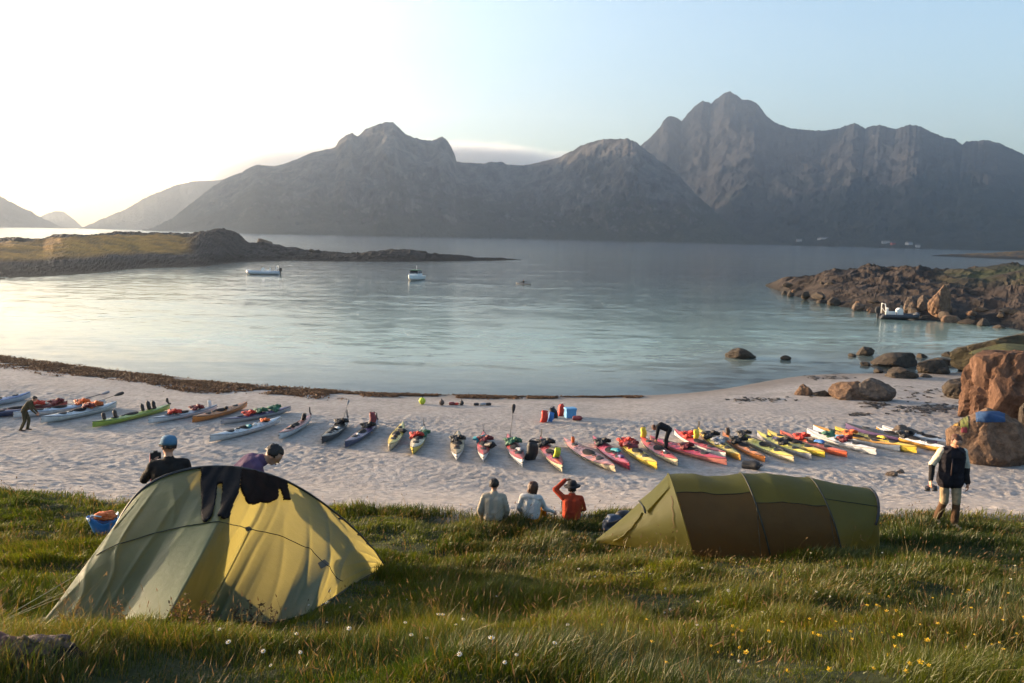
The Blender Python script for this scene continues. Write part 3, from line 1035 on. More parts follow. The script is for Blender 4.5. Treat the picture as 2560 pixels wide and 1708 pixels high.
def in_poly(x, y, poly):
    r = np.zeros(x.shape, bool)
    n = len(poly)
    j = n - 1
    for i in range(n):
        xi, yi, xj, yj = poly[i][0], poly[i][1], poly[j][0], poly[j][1]
        c = ((yi > y) != (yj > y)) & (x < (xj - xi) * (y - yi) / (yj - yi + 1e-12) + xi)
        r ^= c
        j = i
    return r
LT_POLY = [p[:2] for p in LT_BASE] + [LT_B[:2], LT_B[:2] - _dir * 0.4 + _nrm * 1.5, LT_A[:2] + _dir * 0.45 + _nrm * 1.5, LT_A[:2] + _dir * 0.1]
_e1 = RT_C1 - RT_AX * 0.0
_rend = RT_N3 + RT_AX * 0.95
RT_POLY = [RT_STAKE[:2], RT_N1[:2], _rend[:2], (_rend + RT_PERP * RT_W)[:2], (RT_N1 + RT_PERP * RT_W)[:2]]

# ------------------------------------------------------------------ grass on the bank (uncountable)
def grass_field():
    n0 = 1300000
    d = 2.0 + 25.0 * rng.random(n0) ** 1.2
    a = (rng.random(n0) * 2 - 1) * math.radians(40)
    x, y = d * np.tan(a) * np.cos(0), d
    keep = np.abs(x) < 0.70 * d + 1.6
    x, y, d = x[keep], y[keep], d[keep]
    t = inland(x, y) - grass_edge(x)
    edge = sstep(-0.9, 1.0, t)
    keep = rng.random(len(x)) < edge
    x, y, d, t = x[keep], y[keep], d[keep], t[keep]
    clump = fbm(x * 1.3, y * 1.3, octaves=2, seed=90)
    keep = rng.random(len(x)) < np.clip(0.68 + 0.6 * clump, 0.35, 1)
    keep &= ~in_poly(x, y, LT_POLY) & ~in_poly(x, y, RT_POLY)
    x, y, d, t, clump = x[keep], y[keep], d[keep], t[keep], clump[keep]
    n = len(x)
    print('grass blades', n)
    z = ground(x, y) - 0.01
    hh = (0.065 + 0.095 * rng.random(n) ** 1.3) * (0.85 + 1.1 * np.clip(clump, -0.55, 1))
    hh *= np.where(t < 0.8, 1.25, 1.0)
    fr = np.exp(-(np.min(np.hypot(x[:, None] - LT_BASE[None, ::2, 0], y[:, None] - LT_BASE[None, ::2, 1]), axis=1) / 0.35) ** 2)
    hh *= 1 - 0.45 * fr
    tall = rng.random(n) < 0.011
    hh = np.where(tall, hh * 1.8 + 0.08, hh)
    wd = (0.0024 + 0.0026 * rng.random(n)) * np.clip(d / 4.5, 1, 4.2)
    wd = np.where(tall, wd * 0.6, wd)
    ang = rng.random(n) * 2 * PI
    lx = 0.22 + 0.5 * vnoise(x * 1.4, y * 1.4, seed=51) + 1.3 * (rng.random(n) - 0.5)
    ly = -0.05 + 0.5 * vnoise(x * 1.4, y * 1.4, seed=52) + 1.3 * (rng.random(n) - 0.5)
    sx, sy = np.cos(ang) * wd / 2, np.sin(ang) * wd / 2
    bend = 0.55 + 0.5 * rng.random(n)
    P = np.zeros((n, 5, 3), np.float32)
    m_h = 0.55
    P[:, 0] = np.stack([x - sx, y - sy, z], -1)
    P[:, 1] = np.stack([x + sx, y + sy, z], -1)
    mx, my, mz = x + lx * hh * 0.30 * bend, y + ly * hh * 0.30 * bend, z + hh * m_h
    P[:, 2] = np.stack([mx - sx * 0.8, my - sy * 0.8, mz], -1)
    P[:, 3] = np.stack([mx + sx * 0.8, my + sy * 0.8, mz], -1)
    droop = np.sqrt(np.clip(1 - 0.5 * (lx ** 2 + ly ** 2) * bend ** 2, 0.2, 1))
    P[:, 4] = np.stack([x + lx * hh * bend, y + ly * hh * bend, z + hh * droop], -1)
    me = bpy.data.meshes.new('grass')
    me.vertices.add(n * 5)
    me.vertices.foreach_set('co', P.reshape(-1))
    base = (np.arange(n) * 5)[:, None]
    loops = np.concatenate([base + np.array([[0, 1, 3, 2]]), base + np.array([[2, 3, 4]])], 1).astype(np.int32)
    me.loops.add(n * 7)
    me.loops.foreach_set('vertex_index', loops.reshape(-1))
    me.polygons.add(n * 2)
    st = (np.arange(n) * 7)[:, None] + np.array([[0, 4]])
    me.polygons.foreach_set('loop_start', st.reshape(-1).astype(np.int32))
    me.polygons.foreach_set('loop_total', np.tile([4, 3], n).astype(np.int32))
    me.update(calc_edges=True)
    g1, g2 = np.array([0.016, 0.032, 0.004]), np.array([0.088, 0.098, 0.010])
    dry = np.array([0.14, 0.09, 0.025])
    k = np.clip(0.5 + 0.8 * fbm(x * 0.5, y * 0.5, octaves=3, seed=93) + 0.5 * (rng.random(n) - 0.5), 0, 1)[:, None]
    col = g1 * (1 - k) + g2 * k
    dm = np.clip(0.22 + 0.9 * fbm(x * 0.32 + 9, y * 0.32, octaves=3, seed=95) + 0.12 * (d < 6) + 0.3 * (t < 1.0), 0.03, 0.7)
    isdry = (rng.random(n) < dm * 0.5) | tall
    f = (0.5 + 0.5 * rng.random(n))[:, None]
    col = np.where(isdry[:, None], col * (1 - f) + dry * f, col)
    # seed heads on the tall stems
    ti = np.nonzero(tall)[0]
    ti = ti[rng.random(len(ti)) < 0.7]
    tip = P[ti, 4]
    hs_ = (0.012 + 0.016 * rng.random(len(ti)))[:, None]
    dirn = tip - P[ti, 2]
    dirn /= np.linalg.norm(dirn, axis=1)[:, None] + 1e-9
    sd_ = np.stack([np.cos(ang[ti]), np.sin(ang[ti]), 0 * ti], -1) * 0.0035 * np.clip(d[ti] / 4.5, 1, 3)[:, None]
    H = np.stack([tip - dirn * hs_, tip + sd_, tip + dirn * hs_ * 1.6, tip - sd_], 1)
    hb = B()
    hme = bpy.data.meshes.new('seed_heads')
    hme.from_pydata(H.reshape(-1, 3).tolist(), [], (np.arange(len(ti) * 4).reshape(-1, 4)).tolist())
    hme.materials.append(M('grass seed heads', (0.13, 0.075, 0.03), 0.9, trans=((0.2, 0.12, 0.05), 0.3)))
    ho = bpy.data.objects.new('seed_heads', hme)
    COL.objects.link(ho)
    ca = me.attributes.new('tint', 'FLOAT_COLOR', 'POINT')
    c4 = np.ones((n, 5, 4), np.float32)
    c4[:, :, :3] = col[:, None, :]
    ca.data.foreach_set('color', c4.reshape(-1))
    m = bpy.data.materials.new('grass blades')
    m.use_nodes = True
    nt = m.node_tree
    L = nt.links.new
    nt.nodes.remove(nt.nodes['Principled BSDF'])
    at = node(nt, 'ShaderNodeAttribute', attribute_name='tint')
    df = node(nt, 'ShaderNodeBsdfDiffuse')
    tl = node(nt, 'ShaderNodeBsdfTranslucent')
    gl = node(nt, 'ShaderNodeBsdfGlossy')
    gl.inputs['Roughness'].default_value = 0.45
    gl.inputs[0].default_value = (0.9, 0.9, 0.8, 1)
    hs = node(nt, 'ShaderNodeHueSaturation')
    hs.inputs['Value'].default_value = 1.5
    hs.inputs['Saturation'].default_value = 1.1
    L(at.outputs['Color'], hs.inputs['Color'])
    L(at.outputs['Color'], df.inputs[0])
    L(hs.outputs[0], tl.inputs[0])
    mx = node(nt, 'ShaderNodeMixShader')
    mx.inputs[0].default_value = 0.42
    L(df.outputs[0], mx.inputs[1])
    L(tl.outputs[0], mx.inputs[2])
    m2 = node(nt, 'ShaderNodeMixShader')
    m2.inputs[0].default_value = 0.03
    L(mx.outputs[0], m2.inputs[1])
    L(gl.outputs[0], m2.inputs[2])
    L(m2.outputs[0], nt.nodes['Material Output'].inputs[0])
    me.materials.append(m)
    o = bpy.data.objects.new('grass', me)
    COL.objects.link(o)
    tag(o, 'long tussocky grass covering the bank around the tents', 'grass', kind='stuff')
    ho.parent = o
    tag(ho, kind='stuff')
grass_field()

# ------------------------------------------------------------------ seaweed wrack along the waterline (uncountable)
def seaweed():
    b_v, b_f = [], []
    n = 60000
    s = rng.random(n) ** 1.25
    pxs = -120 + s * 1720
    off = rng.normal(0, 1, n)
    width = np.interp(pxs, [-120, 0, 400, 800, 1000, 1600], [1.8, 1.75, 1.5, 1.0, 0.55, 0.3])
    cen = np.interp(pxs, [-120, 400, 900, 1200, 1600], [2.4, 2.1, 1.4, 0.8, 0.6])
    X = (pxs - 1280) / FPX * np.interp(pxs, [-120, 600, 1600], [63, 53, 50.5])
    X2 = X + rng.normal(0, 0.2, n)
    Y2 = shore_y(X2) - (cen + 0.55 * width * off)
    second = (rng.random(n) < 0.22) & (pxs < 900)
    Y2 = np.where(second, shore_y(X2) - (cen + 2.0 + 0.4 * off + 0.8 * vnoise(X2 * 0.2, 0, seed=8)), Y2)
    clump = fbm(X2 * 0.5, Y2 * 1.2, octaves=3, seed=66)
    keep = (clump > np.interp(pxs, [0, 600, 1000, 1600], [-0.35, -0.22, -0.10, -0.02])) & (inland(X2, Y2) > -0.1)
    keep &= ~second | (clump > 0.12)
    X2, Y2 = X2[keep], Y2[keep]
    Z2 = ground(X2, Y2)
    pile = np.clip(clump[keep] + 0.3, 0, 1) * 0.10 * np.interp(X2, [-40, -10, 10], [1.6, 0.8, 0.2])
    n = len(X2)
    a = rng.random(n) * 2 * PI
    l, w = 0.06 + 0.14 * rng.random(n), 0.015 + 0.03 * rng.random(n)
    c, sn = np.cos(a), np.sin(a)
    z0 = Z2 + 0.006 + pile * rng.random(n)
    Q = np.zeros((n, 6, 3))
    for k, (t, h) in enumerate([(-0.5, 0 * a), (0.0, 0.03 + 0.05 * rng.random(n)), (0.5, 0.008 + 0 * a)]):
        for q, sgn in enumerate((-1, 1)):
            Q[:, k * 2 + q] = np.stack([X2 + c * l * t - sn * w * sgn, Y2 + sn * l * t + c * w * sgn, z0 + h + 0.03 * sgn * (rng.random(n) - 0.5)], -1)
    base = (np.arange(n) * 6)[:, None, None]
    b_v = Q.reshape(-1, 3)
    b_f = (base + np.array([[[0, 1, 3, 2], [2, 3, 5, 4]]])).reshape(-1, 4).tolist()
    o = obj('seaweed', mesh('seaweed', b_v, b_f), M('dried kelp', (0.045, 0.02, 0.008), 0.7, color2=(0.17, 0.075, 0.025), scale=2.0, bump=0.01, trans=((0.2, 0.1, 0.03), 0.2)))
    tag(o, 'brown seaweed wrack lining the water edge of the beach', 'seaweed', kind='stuff')
seaweed()

# ------------------------------------------------------------------ boulders
rock_brown = M('brown granite rock', (0.065, 0.040, 0.028), 0.95, color2=(0.23, 0.15, 0.10), detail=10, nrough=0.72, scale=2.6, bump=0.12, bscale=4.5, spec=0.1)  # dark and light brown mottled at random by noise
rock_red = M('red granite', (0.060, 0.033, 0.022), 0.95, color2=(0.20, 0.115, 0.076), detail=10, nrough=0.72, scale=1.8, bump=0.16, bscale=3.0, stretch=(1, 1, 0.5), spec=0.1)
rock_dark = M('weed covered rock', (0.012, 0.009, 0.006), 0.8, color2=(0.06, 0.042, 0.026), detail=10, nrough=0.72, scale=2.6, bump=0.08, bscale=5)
rock_grey = M('grey brown beach rock', (0.045, 0.034, 0.027), 0.95, color2=(0.16, 0.118, 0.088), detail=10, nrough=0.72, scale=2.6, bump=0.06, bscale=6)
def boulder(px0, px1, py_top, py_bot, mat, label, seed, name='boulder', zbase=None, depth=0.8, amp=0.2, facet=0.35, group=None, sink=0.25, sub=4, freq=1.3, tilt=0.0, vertical=False, boxy=2.0, planes=11, cut=(0.5, 0.88)):
    if zbase is None:
        p = pix((px0 + px1) / 2, py_bot)
    else:
        p = at_z((px0 + px1) / 2, py_bot, zbase)
    dist = float((p - CAM) @ Fw)
    w = (px1 - px0) / FPX * dist / 2
    hd_ = p[:2] / np.linalg.norm(p[:2])
    kf = 1 + w * depth * 0.75 / dist
    w = w * kf
    h = (py_bot - py_top) / FPX * dist * kf
    me = rock_mesh(name, w, w * depth, h * (1 + sink) / 2, seed, sub, amp=amp * 0.4, crack=0.10 * facet, vertical=vertical, boxy=boxy, planes=planes, cut=cut)
    o = obj(name, me, mat)
    o.location = (p[0] * kf, p[1] * kf, p[2] + h * 0.5 - h * sink * 0.5 + (0.0 if zbase is None else 0.0))
    o.rotation_euler = (0, tilt, 0)
    tag(o, label, 'boulder', group)
    return o
boulder(1812, 1888, 872, 897, rock_dark, 'dark pointed rock standing alone in the shallows', 1, 'rock', zbase=0.0, amp=0.16)
boulder(1950, 1978, 889, 901, rock_dark, 'tiny dark rock in the shallows right of the pointed one', 2, 'rock', zbase=0.0)
boulder(2176, 2292, 884, 918, rock_dark, 'large dark rounded rock at the water edge', 3, 'rock', zbase=0.0, amp=0.12, depth=0.7)
boulder(2286, 2370, 900, 933, rock_dark, 'low dark weedy rock right of the rounded water-edge rock', 4, 'rock', zbase=0.05, depth=0.7)
boulder(2218, 2292, 921, 947, rock_dark, 'small dark rock lying in front of the rounded water-edge rock', 5, 'rock', zbase=0.05)
boulder(2142, 2186, 868, 890, rock_dark, 'small dark rock left of the rounded water-edge rock', 6, 'rock', zbase=0.0)
boulder(2372, 2418, 870, 897, rock_dark, 'dark reddish rock at the foot of the grassy mound', 7, 'rock', zbase=0.0)
boulder(2310, 2385, 896, 912, rock_dark, 'flat dark rock slab awash behind the low weedy rock', 8, 'rock', zbase=0.0)
boulder(2140, 2238, 951, 1004, rock_grey, 'broad brown boulder on the sand, right one of a leaning pair', 9, depth=0.7, amp=0.15, facet=0.5)
boulder(2070, 2178, 956, 1000, rock_brown, 'brown wedge boulder on the sand, left one of a leaning pair', 10, depth=0.7, amp=0.2, facet=0.6)
boulder(1986, 2036, 962, 990, rock_brown, 'small knobbly brown stone left of the boulder pair', 11, 'rock', amp=0.3, facet=0.7)
boulder(2030, 2080, 976, 992, rock_dark, 'thin dark stone trailing right of the knobbly one', 12, 'rock', amp=0.3, facet=0.7, depth=0.5)
boulder(2355, 2440, 950, 998, rock_dark, 'dark boulder tucked against the foot of the red cliff block', 13, amp=0.2)
boulder(2222, 2300, 1066, 1100, rock_grey, 'brown domed stone behind the last kayaks', 14, amp=0.12, depth=0.6)
boulder(2212, 2246, 1180, 1192, rock_grey, 'flat brown stone on the sand before the walking man, left one', 15, 'stone', amp=0.2, depth=0.7)
boulder(2238, 2262, 1174, 1184, rock_grey, 'flat grey stone on the sand before the walking man, right one', 16, 'stone', amp=0.2, depth=0.7)
boulder(2362, 2560, 1036, 1164, rock_brown, 'big lichen-brown boulder draped with drying clothes', 17, depth=0.75, amp=0.14, facet=0.45, sink=0.3, tilt=0.12, sub=5, cut=(0.7, 0.95))
boulder(2402, 2700, 888, 1062, rock_red, 'tall red granite cliff block at the right edge', 22, depth=0.6, amp=0.14, facet=1.0, sink=0.35, sub=5, vertical=True, boxy=4.0, planes=14, cut=(0.75, 1.0))
boulder(2545, 2680, 930, 1090, rock_dark, 'dark rock face right of the red cliff block', 23, depth=0.5, amp=0.15, sink=0.3)
mound_mat = M('mossy mound', (0.022, 0.017, 0.012), 0.95, color2=(0.055, 0.045, 0.02), scale=0.9, bump=0.08, bscale=4)
boulder(2385, 2760, 838, 940, mound_mat, 'low dark mound with mossy top behind the red cliff block', 24, 'rock_mound', zbase=0.2, depth=0.5, amp=0.14, sub=5, sink=0.4)
turf_mat = M('mossy turf', (0.03, 0.034, 0.008), 0.95, color2=(0.075, 0.072, 0.018), scale=2.5, bump=0.05, bscale=12)
boulder(2428, 2700, 872, 896, turf_mat, 'strip of green turf capping the red cliff block', 25, 'turf_cap', zbase=3.0, depth=0.5, amp=0.16, sub=4)
for k, (a_, b_, t_, bt_) in enumerate([(2150, 2176, 905, 915), (2292, 2318, 884, 895), (2330, 2372, 918, 936), (2186, 2210, 922, 932), (2395, 2420, 905, 922), (2300, 2330, 936, 946), (2120, 2140, 884, 892), (2355, 2385, 880, 892)]):
    boulder(a_, b_, t_, bt_, rock_dark, 'small dark weedy stone scattered round the water-edge rocks', 80 + k, 'stone', zbase=0.02, group='small dark stones at the water edge', depth=0.9, sub=3)
# outcrops and loose stones of the rocky point
for k, (a, b2, t, bt, zz_, mt, lab) in enumerate([
    (2258, 2300, 742, 778, 0.6, rock_grey, 'tan slabby outcrop above the moored boat, left one'),
    (2290, 2322, 738, 778, 0.7, rock_grey, 'narrow tan outcrop right of the slabby one'),
    (2316, 2378, 712, 782, 0.9, rock_brown, 'tall pinkish outcrop on the rocky point'),
    (2130, 2160, 758, 776, 0.1, rock_grey, 'pale stone at the water edge of the rocky point')]):
    boulder(a, b2, t, bt, mt, lab, 40 + k, 'outcrop', zbase=zz_, amp=0.25, facet=0.7)
boulder(638, 682, 597, 622, rock_grey, 'round boulder beside the knob of the left peninsula', 50, zbase=2.0, amp=0.1)
_r = random.Random(5)
stone_meshes = [rock_mesh('rock', 1, 0.8, 0.7, 60 + k, 3, planes=9, cut=(0.4, 0.8)) for k in range(5)]
for k in range(46):
    a = _r.uniform(1960, 2555)
    v = _r.random() ** 1.6
    yb = np.interp(a, [1960, 2080, 2200, 2400, 2560], [737, 764, 786, 809, 828]) - 2
    yt = np.interp(a, [1960, 2060, 2160, 2300, 2560], [702, 686, 676, 680, 674])
    py = yb + (yt - yb) * v
    zf = np.interp(v, [0, 0.3, 1], [0.1, 1.5, 3.6])
    p = at_z(a, py, zf)
    sc = _r.uniform(0.4, 1.1)
    o = obj('rock', stone_meshes[k % 5], rock_brown if _r.random() < 0.12 else rock_dark, None, True)
    o.location = p
    o.scale = (sc * _r.uniform(0.8, 1.5), sc, sc * _r.uniform(0.7, 1.1))
    o.rotation_euler = (0, 0, _r.uniform(0, 6))
    tag(o, 'jagged loose rock strewn over the dark rocky point', 'rock', 'loose rocks strewn over the rocky point')
for k in range(16):
    a = _r.uniform(660, 1200)
    yb = np.interp(a, [660, 720, 840, 935, 1050, 1210], [615, 622, 632, 633, 632, 648])
    fy = np.interp(a, [560, 700, 900, 1100, 1305], [656, 653, 655, 654, 651])
    fd = math.hypot(*at_z(a, fy, 0)[:2]) + np.interp(a, [640, 900, 1150], [85, 55, 30]) * 0.5
    p = at_dist(a, yb, fd)
    sc = _r.uniform(0.7, 1.7)
    o = obj('rock', stone_meshes[k % 5], rock_dark, None, True)
    o.location = (p[0], p[1], p[2] - 0.3)
    o.scale = (sc * 1.3, sc, sc)
    o.rotation_euler = (0, 0, _r.uniform(0, 6))
    tag(o, 'dark rock on the low spine of the left peninsula', 'rock', 'dark rocks along the peninsula spine')
# kelp patches on the sand by the boulders
def kelp_patch(px, py, w, h, n, label):
    vs, fs = [], []
    for i in range(n):
        a, b2 = px + rng.normal(0, w), py + rng.normal(0, h)
        p = pix(a, b2)
        ang, l, wd = rng.random() * 2 * PI, 0.2 + 0.35 * rng.random(), 0.05 + 0.08 * rng.random()
        c, s = math.cos(ang), math.sin(ang)
        o = len(vs)
        for t, hh in ((-.5, .01), (0, .06), (.5, .015)):
            for g in (-1, 1):
                vs.append((p[0] + c * l * t - s * wd * g, p[1] + s * l * t + c * wd * g, p[2] + hh + 0.02 * rng.random()))
        fs += [(o, o + 1, o + 3, o + 2), (o + 2, o + 3, o + 5, o + 4)]
    o = obj('seaweed_patch', mesh('seaweed_patch', vs, fs), M('dark kelp', (0.022, 0.016, 0.010), 0.6, color2=(0.06, 0.04, 0.022), scale=3))
    tag(o, label, 'seaweed', kind='stuff')
kelp_patch(2330, 1022, 45, 6, 130, 'dark seaweed streak in front of the red cliff block')
kelp_patch(2190, 1013, 18, 3, 40, 'dark seaweed tuft below the leaning boulder pair')
kelp_patch(2150, 1038, 14, 2, 20, 'thin seaweed strand on open sand below the boulder pair')
kelp_patch(1900, 1000, 60, 3, 40, 'scattered seaweed bits along the right part of the beach')
kelp_patch(2060, 945, 40, 3, 30, 'seaweed bits at the right water edge')
kelp_patch(2310, 985, 25, 8, 30, 'seaweed in the wet hollow beside the red cliff block')

# ------------------------------------------------------------------ flowers and weeds in the near grass
def flower_mesh(name, petals, r, pc, cc):
    b = B()
    b.tube([(0, 0, 0), (0.01, 0, 0.12), (0.02, 0.01, 0.24)], 0.0018, 4, 0)
    vs, fs = [(0.02, 0.01, 0.243)], []
    for k in range(petals):
        a0, a1, a2 = [2 * PI * (k + t) / petals for t in (-0.42, 0, 0.42)]
        i = len(vs)
        vs += [(0.02 + r * 0.7 * math.cos(a0), 0.01 + r * 0.7 * math.sin(a0), 0.25), (0.02 + r * math.cos(a1), 0.01 + r * math.sin(a1), 0.256), (0.02 + r * 0.7 * math.cos(a2), 0.01 + r * 0.7 * math.sin(a2), 0.25)]
        fs.append((0, i, i + 1, i + 2))
    b.add(vs, fs, 1)
    b.lathe([(0.001, 0.243), (r * 0.28, 0.250), (r * 0.2, 0.258), (0.001, 0.260)], 6, 2, (0.02, 0.01, 0))
    me = b.mesh(name, False)
    for c in (M('flower stem', (0.05, 0.07, 0.02)), pc, cc):
        me.materials.append(c)
    return me
buttercup = flower_mesh('yellow_flower', 5, 0.019, M('yellow petals', (0.75, 0.48, 0.02), 0.4, trans=((0.8, 0.5, 0.02), 0.3)), M('yellow flower centre', (0.6, 0.35, 0.02)))
daisy = flower_mesh('white_flower', 8, 0.020, M('white petals', (0.75, 0.74, 0.70), 0.5, trans=((0.8, 0.8, 0.75), 0.3)), M('daisy centre', (0.7, 0.45, 0.03)))
_r = random.Random(9)
def plant_flowers(me, n, boxes, label, group, smin, smax):
    for k in range(n):
        x0, x1, y0, y1 = boxes[k % len(boxes)]
        p = pix(_r.uniform(x0, x1), _r.uniform(y0, y1))
        if inland(p[0], p[1]) < grass_edge(p[0]) + 0.5:
            continue
        if in_poly(np.array([p[0]]), np.array([p[1]]), LT_POLY)[0] or in_poly(np.array([p[0]]), np.array([p[1]]), RT_POLY)[0]:
            continue
        o = obj(me.name.split('.')[0], me)
        s = _r.uniform(smin, smax)
        o.location = (p[0], p[1], gz(p[0], p[1]) - 0.01)
        o.scale = (s, s, s)
        o.rotation_euler = (_r.uniform(-0.1, 0.7), _r.uniform(-0.3, 0.3), _r.uniform(-0.6, 0.6))
        tag(o, label, 'flower', group)
plant_flowers(buttercup, 70, [(1750, 2560, 1560, 1720), (2150, 2560, 1500, 1640), (1500, 2100, 1580, 1720), (1900, 2560, 1600, 1720)], 'yellow buttercup in the near grass at the lower right', 'yellow buttercups in the near grass', 0.45, 0.85)
plant_flowers(daisy, 70, [(1000, 1900, 1400, 1700), (1600, 2560, 1420, 1600), (480, 1000, 1500, 1700), (1900, 2560, 1330, 1460), (1000, 1500, 1600, 1710)], 'small white flower in the grass around the tents', 'white flowers in the grass', 0.45, 0.85)

def weed_mesh(seed):
    r = random.Random(seed)
    b = B()
    for s in range(4):
        a, h = r.uniform(0, 6.3), r.uniform(0.22, 0.38)
        lx, ly = math.cos(a) * 0.08, math.sin(a) * 0.08
        b.tube([(0, 0, 0), (lx * 0.5, ly * 0.5, h * 0.55), (lx, ly, h)], [0.003, 0.0025, 0.0015], 4, 0)
        for k in range(16):
            t = r.uniform(0.35, 1.0)
            c = np.array([lx * t, ly * t, h * t]) + np.array([r.uniform(-.03, .03), r.uniform(-.03, .03), r.uniform(-.01, .02)])
            e1 = np.array([r.uniform(-1, 1), r.uniform(-1, 1), r.uniform(-.4, 1)]) * 0.022
            e2 = np.array([r.uniform(-1, 1), r.uniform(-1, 1), r.uniform(-1, 1)]) * 0.012
            b.add([c - e1, c + e2, c + e1, c - e2], [(0, 1, 2, 3)], 1)
    me = b.mesh('dry_weed', False)
    me.materials.append(M('weed stalk', (0.09, 0.05, 0.02)))
    me.materials.append(M('rusty weed leaves', (0.085, 0.052, 0.022), 0.8, trans=((0.14, 0.075, 0.025), 0.3)))
    return me
weeds = [weed_mesh(k) for k in range(4)]
for k, (a, b2) in enumerate([(172, 1572), (312, 1572), (450, 1574), (490, 1574), (512, 1578), (540, 1572), (600, 1574), (638, 1572), (672, 1578)]):
    p = pix(a, b2)
    o = obj('dry_weed', weeds[k % 4])
    o.location = (p[0], p[1], gz(p[0], p[1]) - 0.01)
    o.rotation_euler = (0, 0, k * 1.7)
    o.scale = (0.8, 0.8, 0.5 + 0.1 * (k % 4))
    tag(o, 'rusty brown dock weed at the foot of the left tent', 'weed', 'rusty weeds along the left tent')

# ------------------------------------------------------------------ tents
fab_lt = M('olive ripstop', (0.066, 0.096, 0.038), 0.45, var=0.10, scale=3, bump=0.008, bscale=9, trans=((0.38, 0.33, 0.10), 0.48), spec=0.35)
fab_rt = M('moss green ripstop', (0.082, 0.086, 0.018), 0.55, var=0.10, scale=3, bump=0.006, bscale=10, trans=((0.40, 0.33, 0.055), 0.40), spec=0.3)
fab_rt_low = M('rust brown inner fabric', (0.098, 0.058, 0.015), 0.6, var=0.10, scale=3, bump=0.006, bscale=10, trans=((0.16, 0.06, 0.02), 0.3), spec=0.25)
black_pole = M('black pole sleeve', (0.012, 0.012, 0.012), 0.5)
dark_trim = M('dark tent trim', (0.02, 0.022, 0.014), 0.7)
cord_mat = M('guy cord', (0.30, 0.26, 0.15), 0.7)
fab_inner = M('yellow brown inner tent', (0.10, 0.085, 0.04), 0.7)

# --- left tent
lt = empty('tent', (float(LT_A[0] + LT_B[0]) / 2, float(LT_A[1] + LT_B[1]) / 2, float(LT_A[2] + LT_B[2]) / 2))
tag(lt, 'olive hoop tent on the left, sunlit through, with black clothes over its pole', 'tent')
LO = np.array(lt.location)
nu, nv = 260, 90
U, V = np.meshgrid(np.linspace(0, 1, nu), np.linspace(0, 1, nv))
P = lt_surface(U, V) - LO
lt_panel = obj('vestibule_panel', grid_mesh('vestibule_panel', P, flip=False), fab_lt, lt)
hoop = lt_hoop(np.linspace(0, 1, 90))
B().tube(hoop - LO + np.array([0, 0, 0.008]), 0.016, 8).build('pole_sleeve', black_pole, lt)
# toggles on the pole at the right
for u in (0.775, 0.86, 0.905):
    p = lt_hoop(np.array([u]))[0] - LO
    q = lt_surface(np.array([u - 0.012]), np.array([0.035]))[0] - LO
    B().tube([p, (p + q) / 2 + [0, -0.01, 0.01], q], 0.012, 6).build('pole_clip', black_pole, lt)
# dark seam across the panel, and the reinforcement patch
su = np.linspace(0.19, 0.86, 60)
sv = np.interp(su, [0.19, 0.36, 0.5, 0.6, 0.70, 0.78, 0.86], [0.56, 0.50, 0.47, 0.465, 0.50, 0.62, 0.80])
B().tube(lt_surface(su, sv) - LO + np.array([0, -0.006, 0.004]), 0.0045, 5).build('seam', dark_trim, lt_panel)
def lt_patch(name, cu, cv, pts, mat, off=0.006):
    vs = [lt_surface(np.array([cu]), np.array([cv]))[0] - LO + np.array([0, -off, off])]
    for (a, b2) in pts:
        vs.append(lt_surface(np.array([cu + a]), np.array([cv + b2]))[0] - LO + np.array([0, -off, off]))
    n = len(pts)
    return obj(name, mesh(name, vs, [(0, 1 + i, 1 + (i + 1) % n) for i in range(n)]), mat, lt_panel)
lt_patch('guy_patch', 0.755, 0.60, [(0.0, -0.045), (0.022, 0.0), (0.0, 0.045), (-0.018, 0.0)], dark_trim)
lt_patch('guy_patch', 0.52, 0.47, [(0.0, -0.02), (0.012, 0.0), (0.0, 0.02), (-0.012, 0.0)], dark_trim)
# zip running down the middle
zv = np.linspace(0.48, 0.97, 30)
B().tube(lt_surface(0.525 + 0.0 * zv, zv) - LO + np.array([0, -0.008, 0.006]), 0.006, 5).build('zip', fab_lt, lt_panel)
# hem
hu = np.linspace(0.18, 0.99, 80)
B().tube(lt_surface(hu, 0 * hu + 0.995) - LO + np.array([0, 0, 0.012]), 0.010, 5).build('hem', dark_trim, lt_panel)
# guy lines from the left peg
pg = LT_BASE[0]
for u, v in ((0.03, 0.35), (0.06, 0.5), (0.12, 0.55)):
    a = lt_surface(np.array([u]), np.array([v]))[0]
    e = pg + np.array([-0.22, -0.25 + 0.1 * u, 0])
    e[2] = gz(e[0], e[1]) + 0.02
    B().tube([a - LO, e - LO], 0.0035, 5).build('guy_line', cord_mat, lt)
# unseen inner tent, shaped low and open-ended so it shades only the lower panel
def inner_tent():
    secs = []
    ax = np.array([_dir[0], _dir[1], 0])
    nn = np.array([_nrm[0], _nrm[1], 0])
    c0 = (LT_A + LT_B) / 2
    for k, t in enumerate(np.linspace(0.05, 1.75, 10)):
        hgt = 0.62 * (1 - 0.45 * (t / 1.75) ** 1.5)
        half = 1.12 * (1 - 0.18 * t / 1.75)
        row = []
        for th in np.linspace(0, PI, 17):
            q = c0 + ax * (-math.cos(th) * half) + nn * t
            row.append(np.array([q[0], q[1], gz(q[0], q[1]) + hgt * math.sin(th) ** 0.7]) - LO)
        secs.append(row)
    obj('inner_tent', grid_mesh('inner_tent', np.array(secs)), fab_inner, lt)
inner_tent()

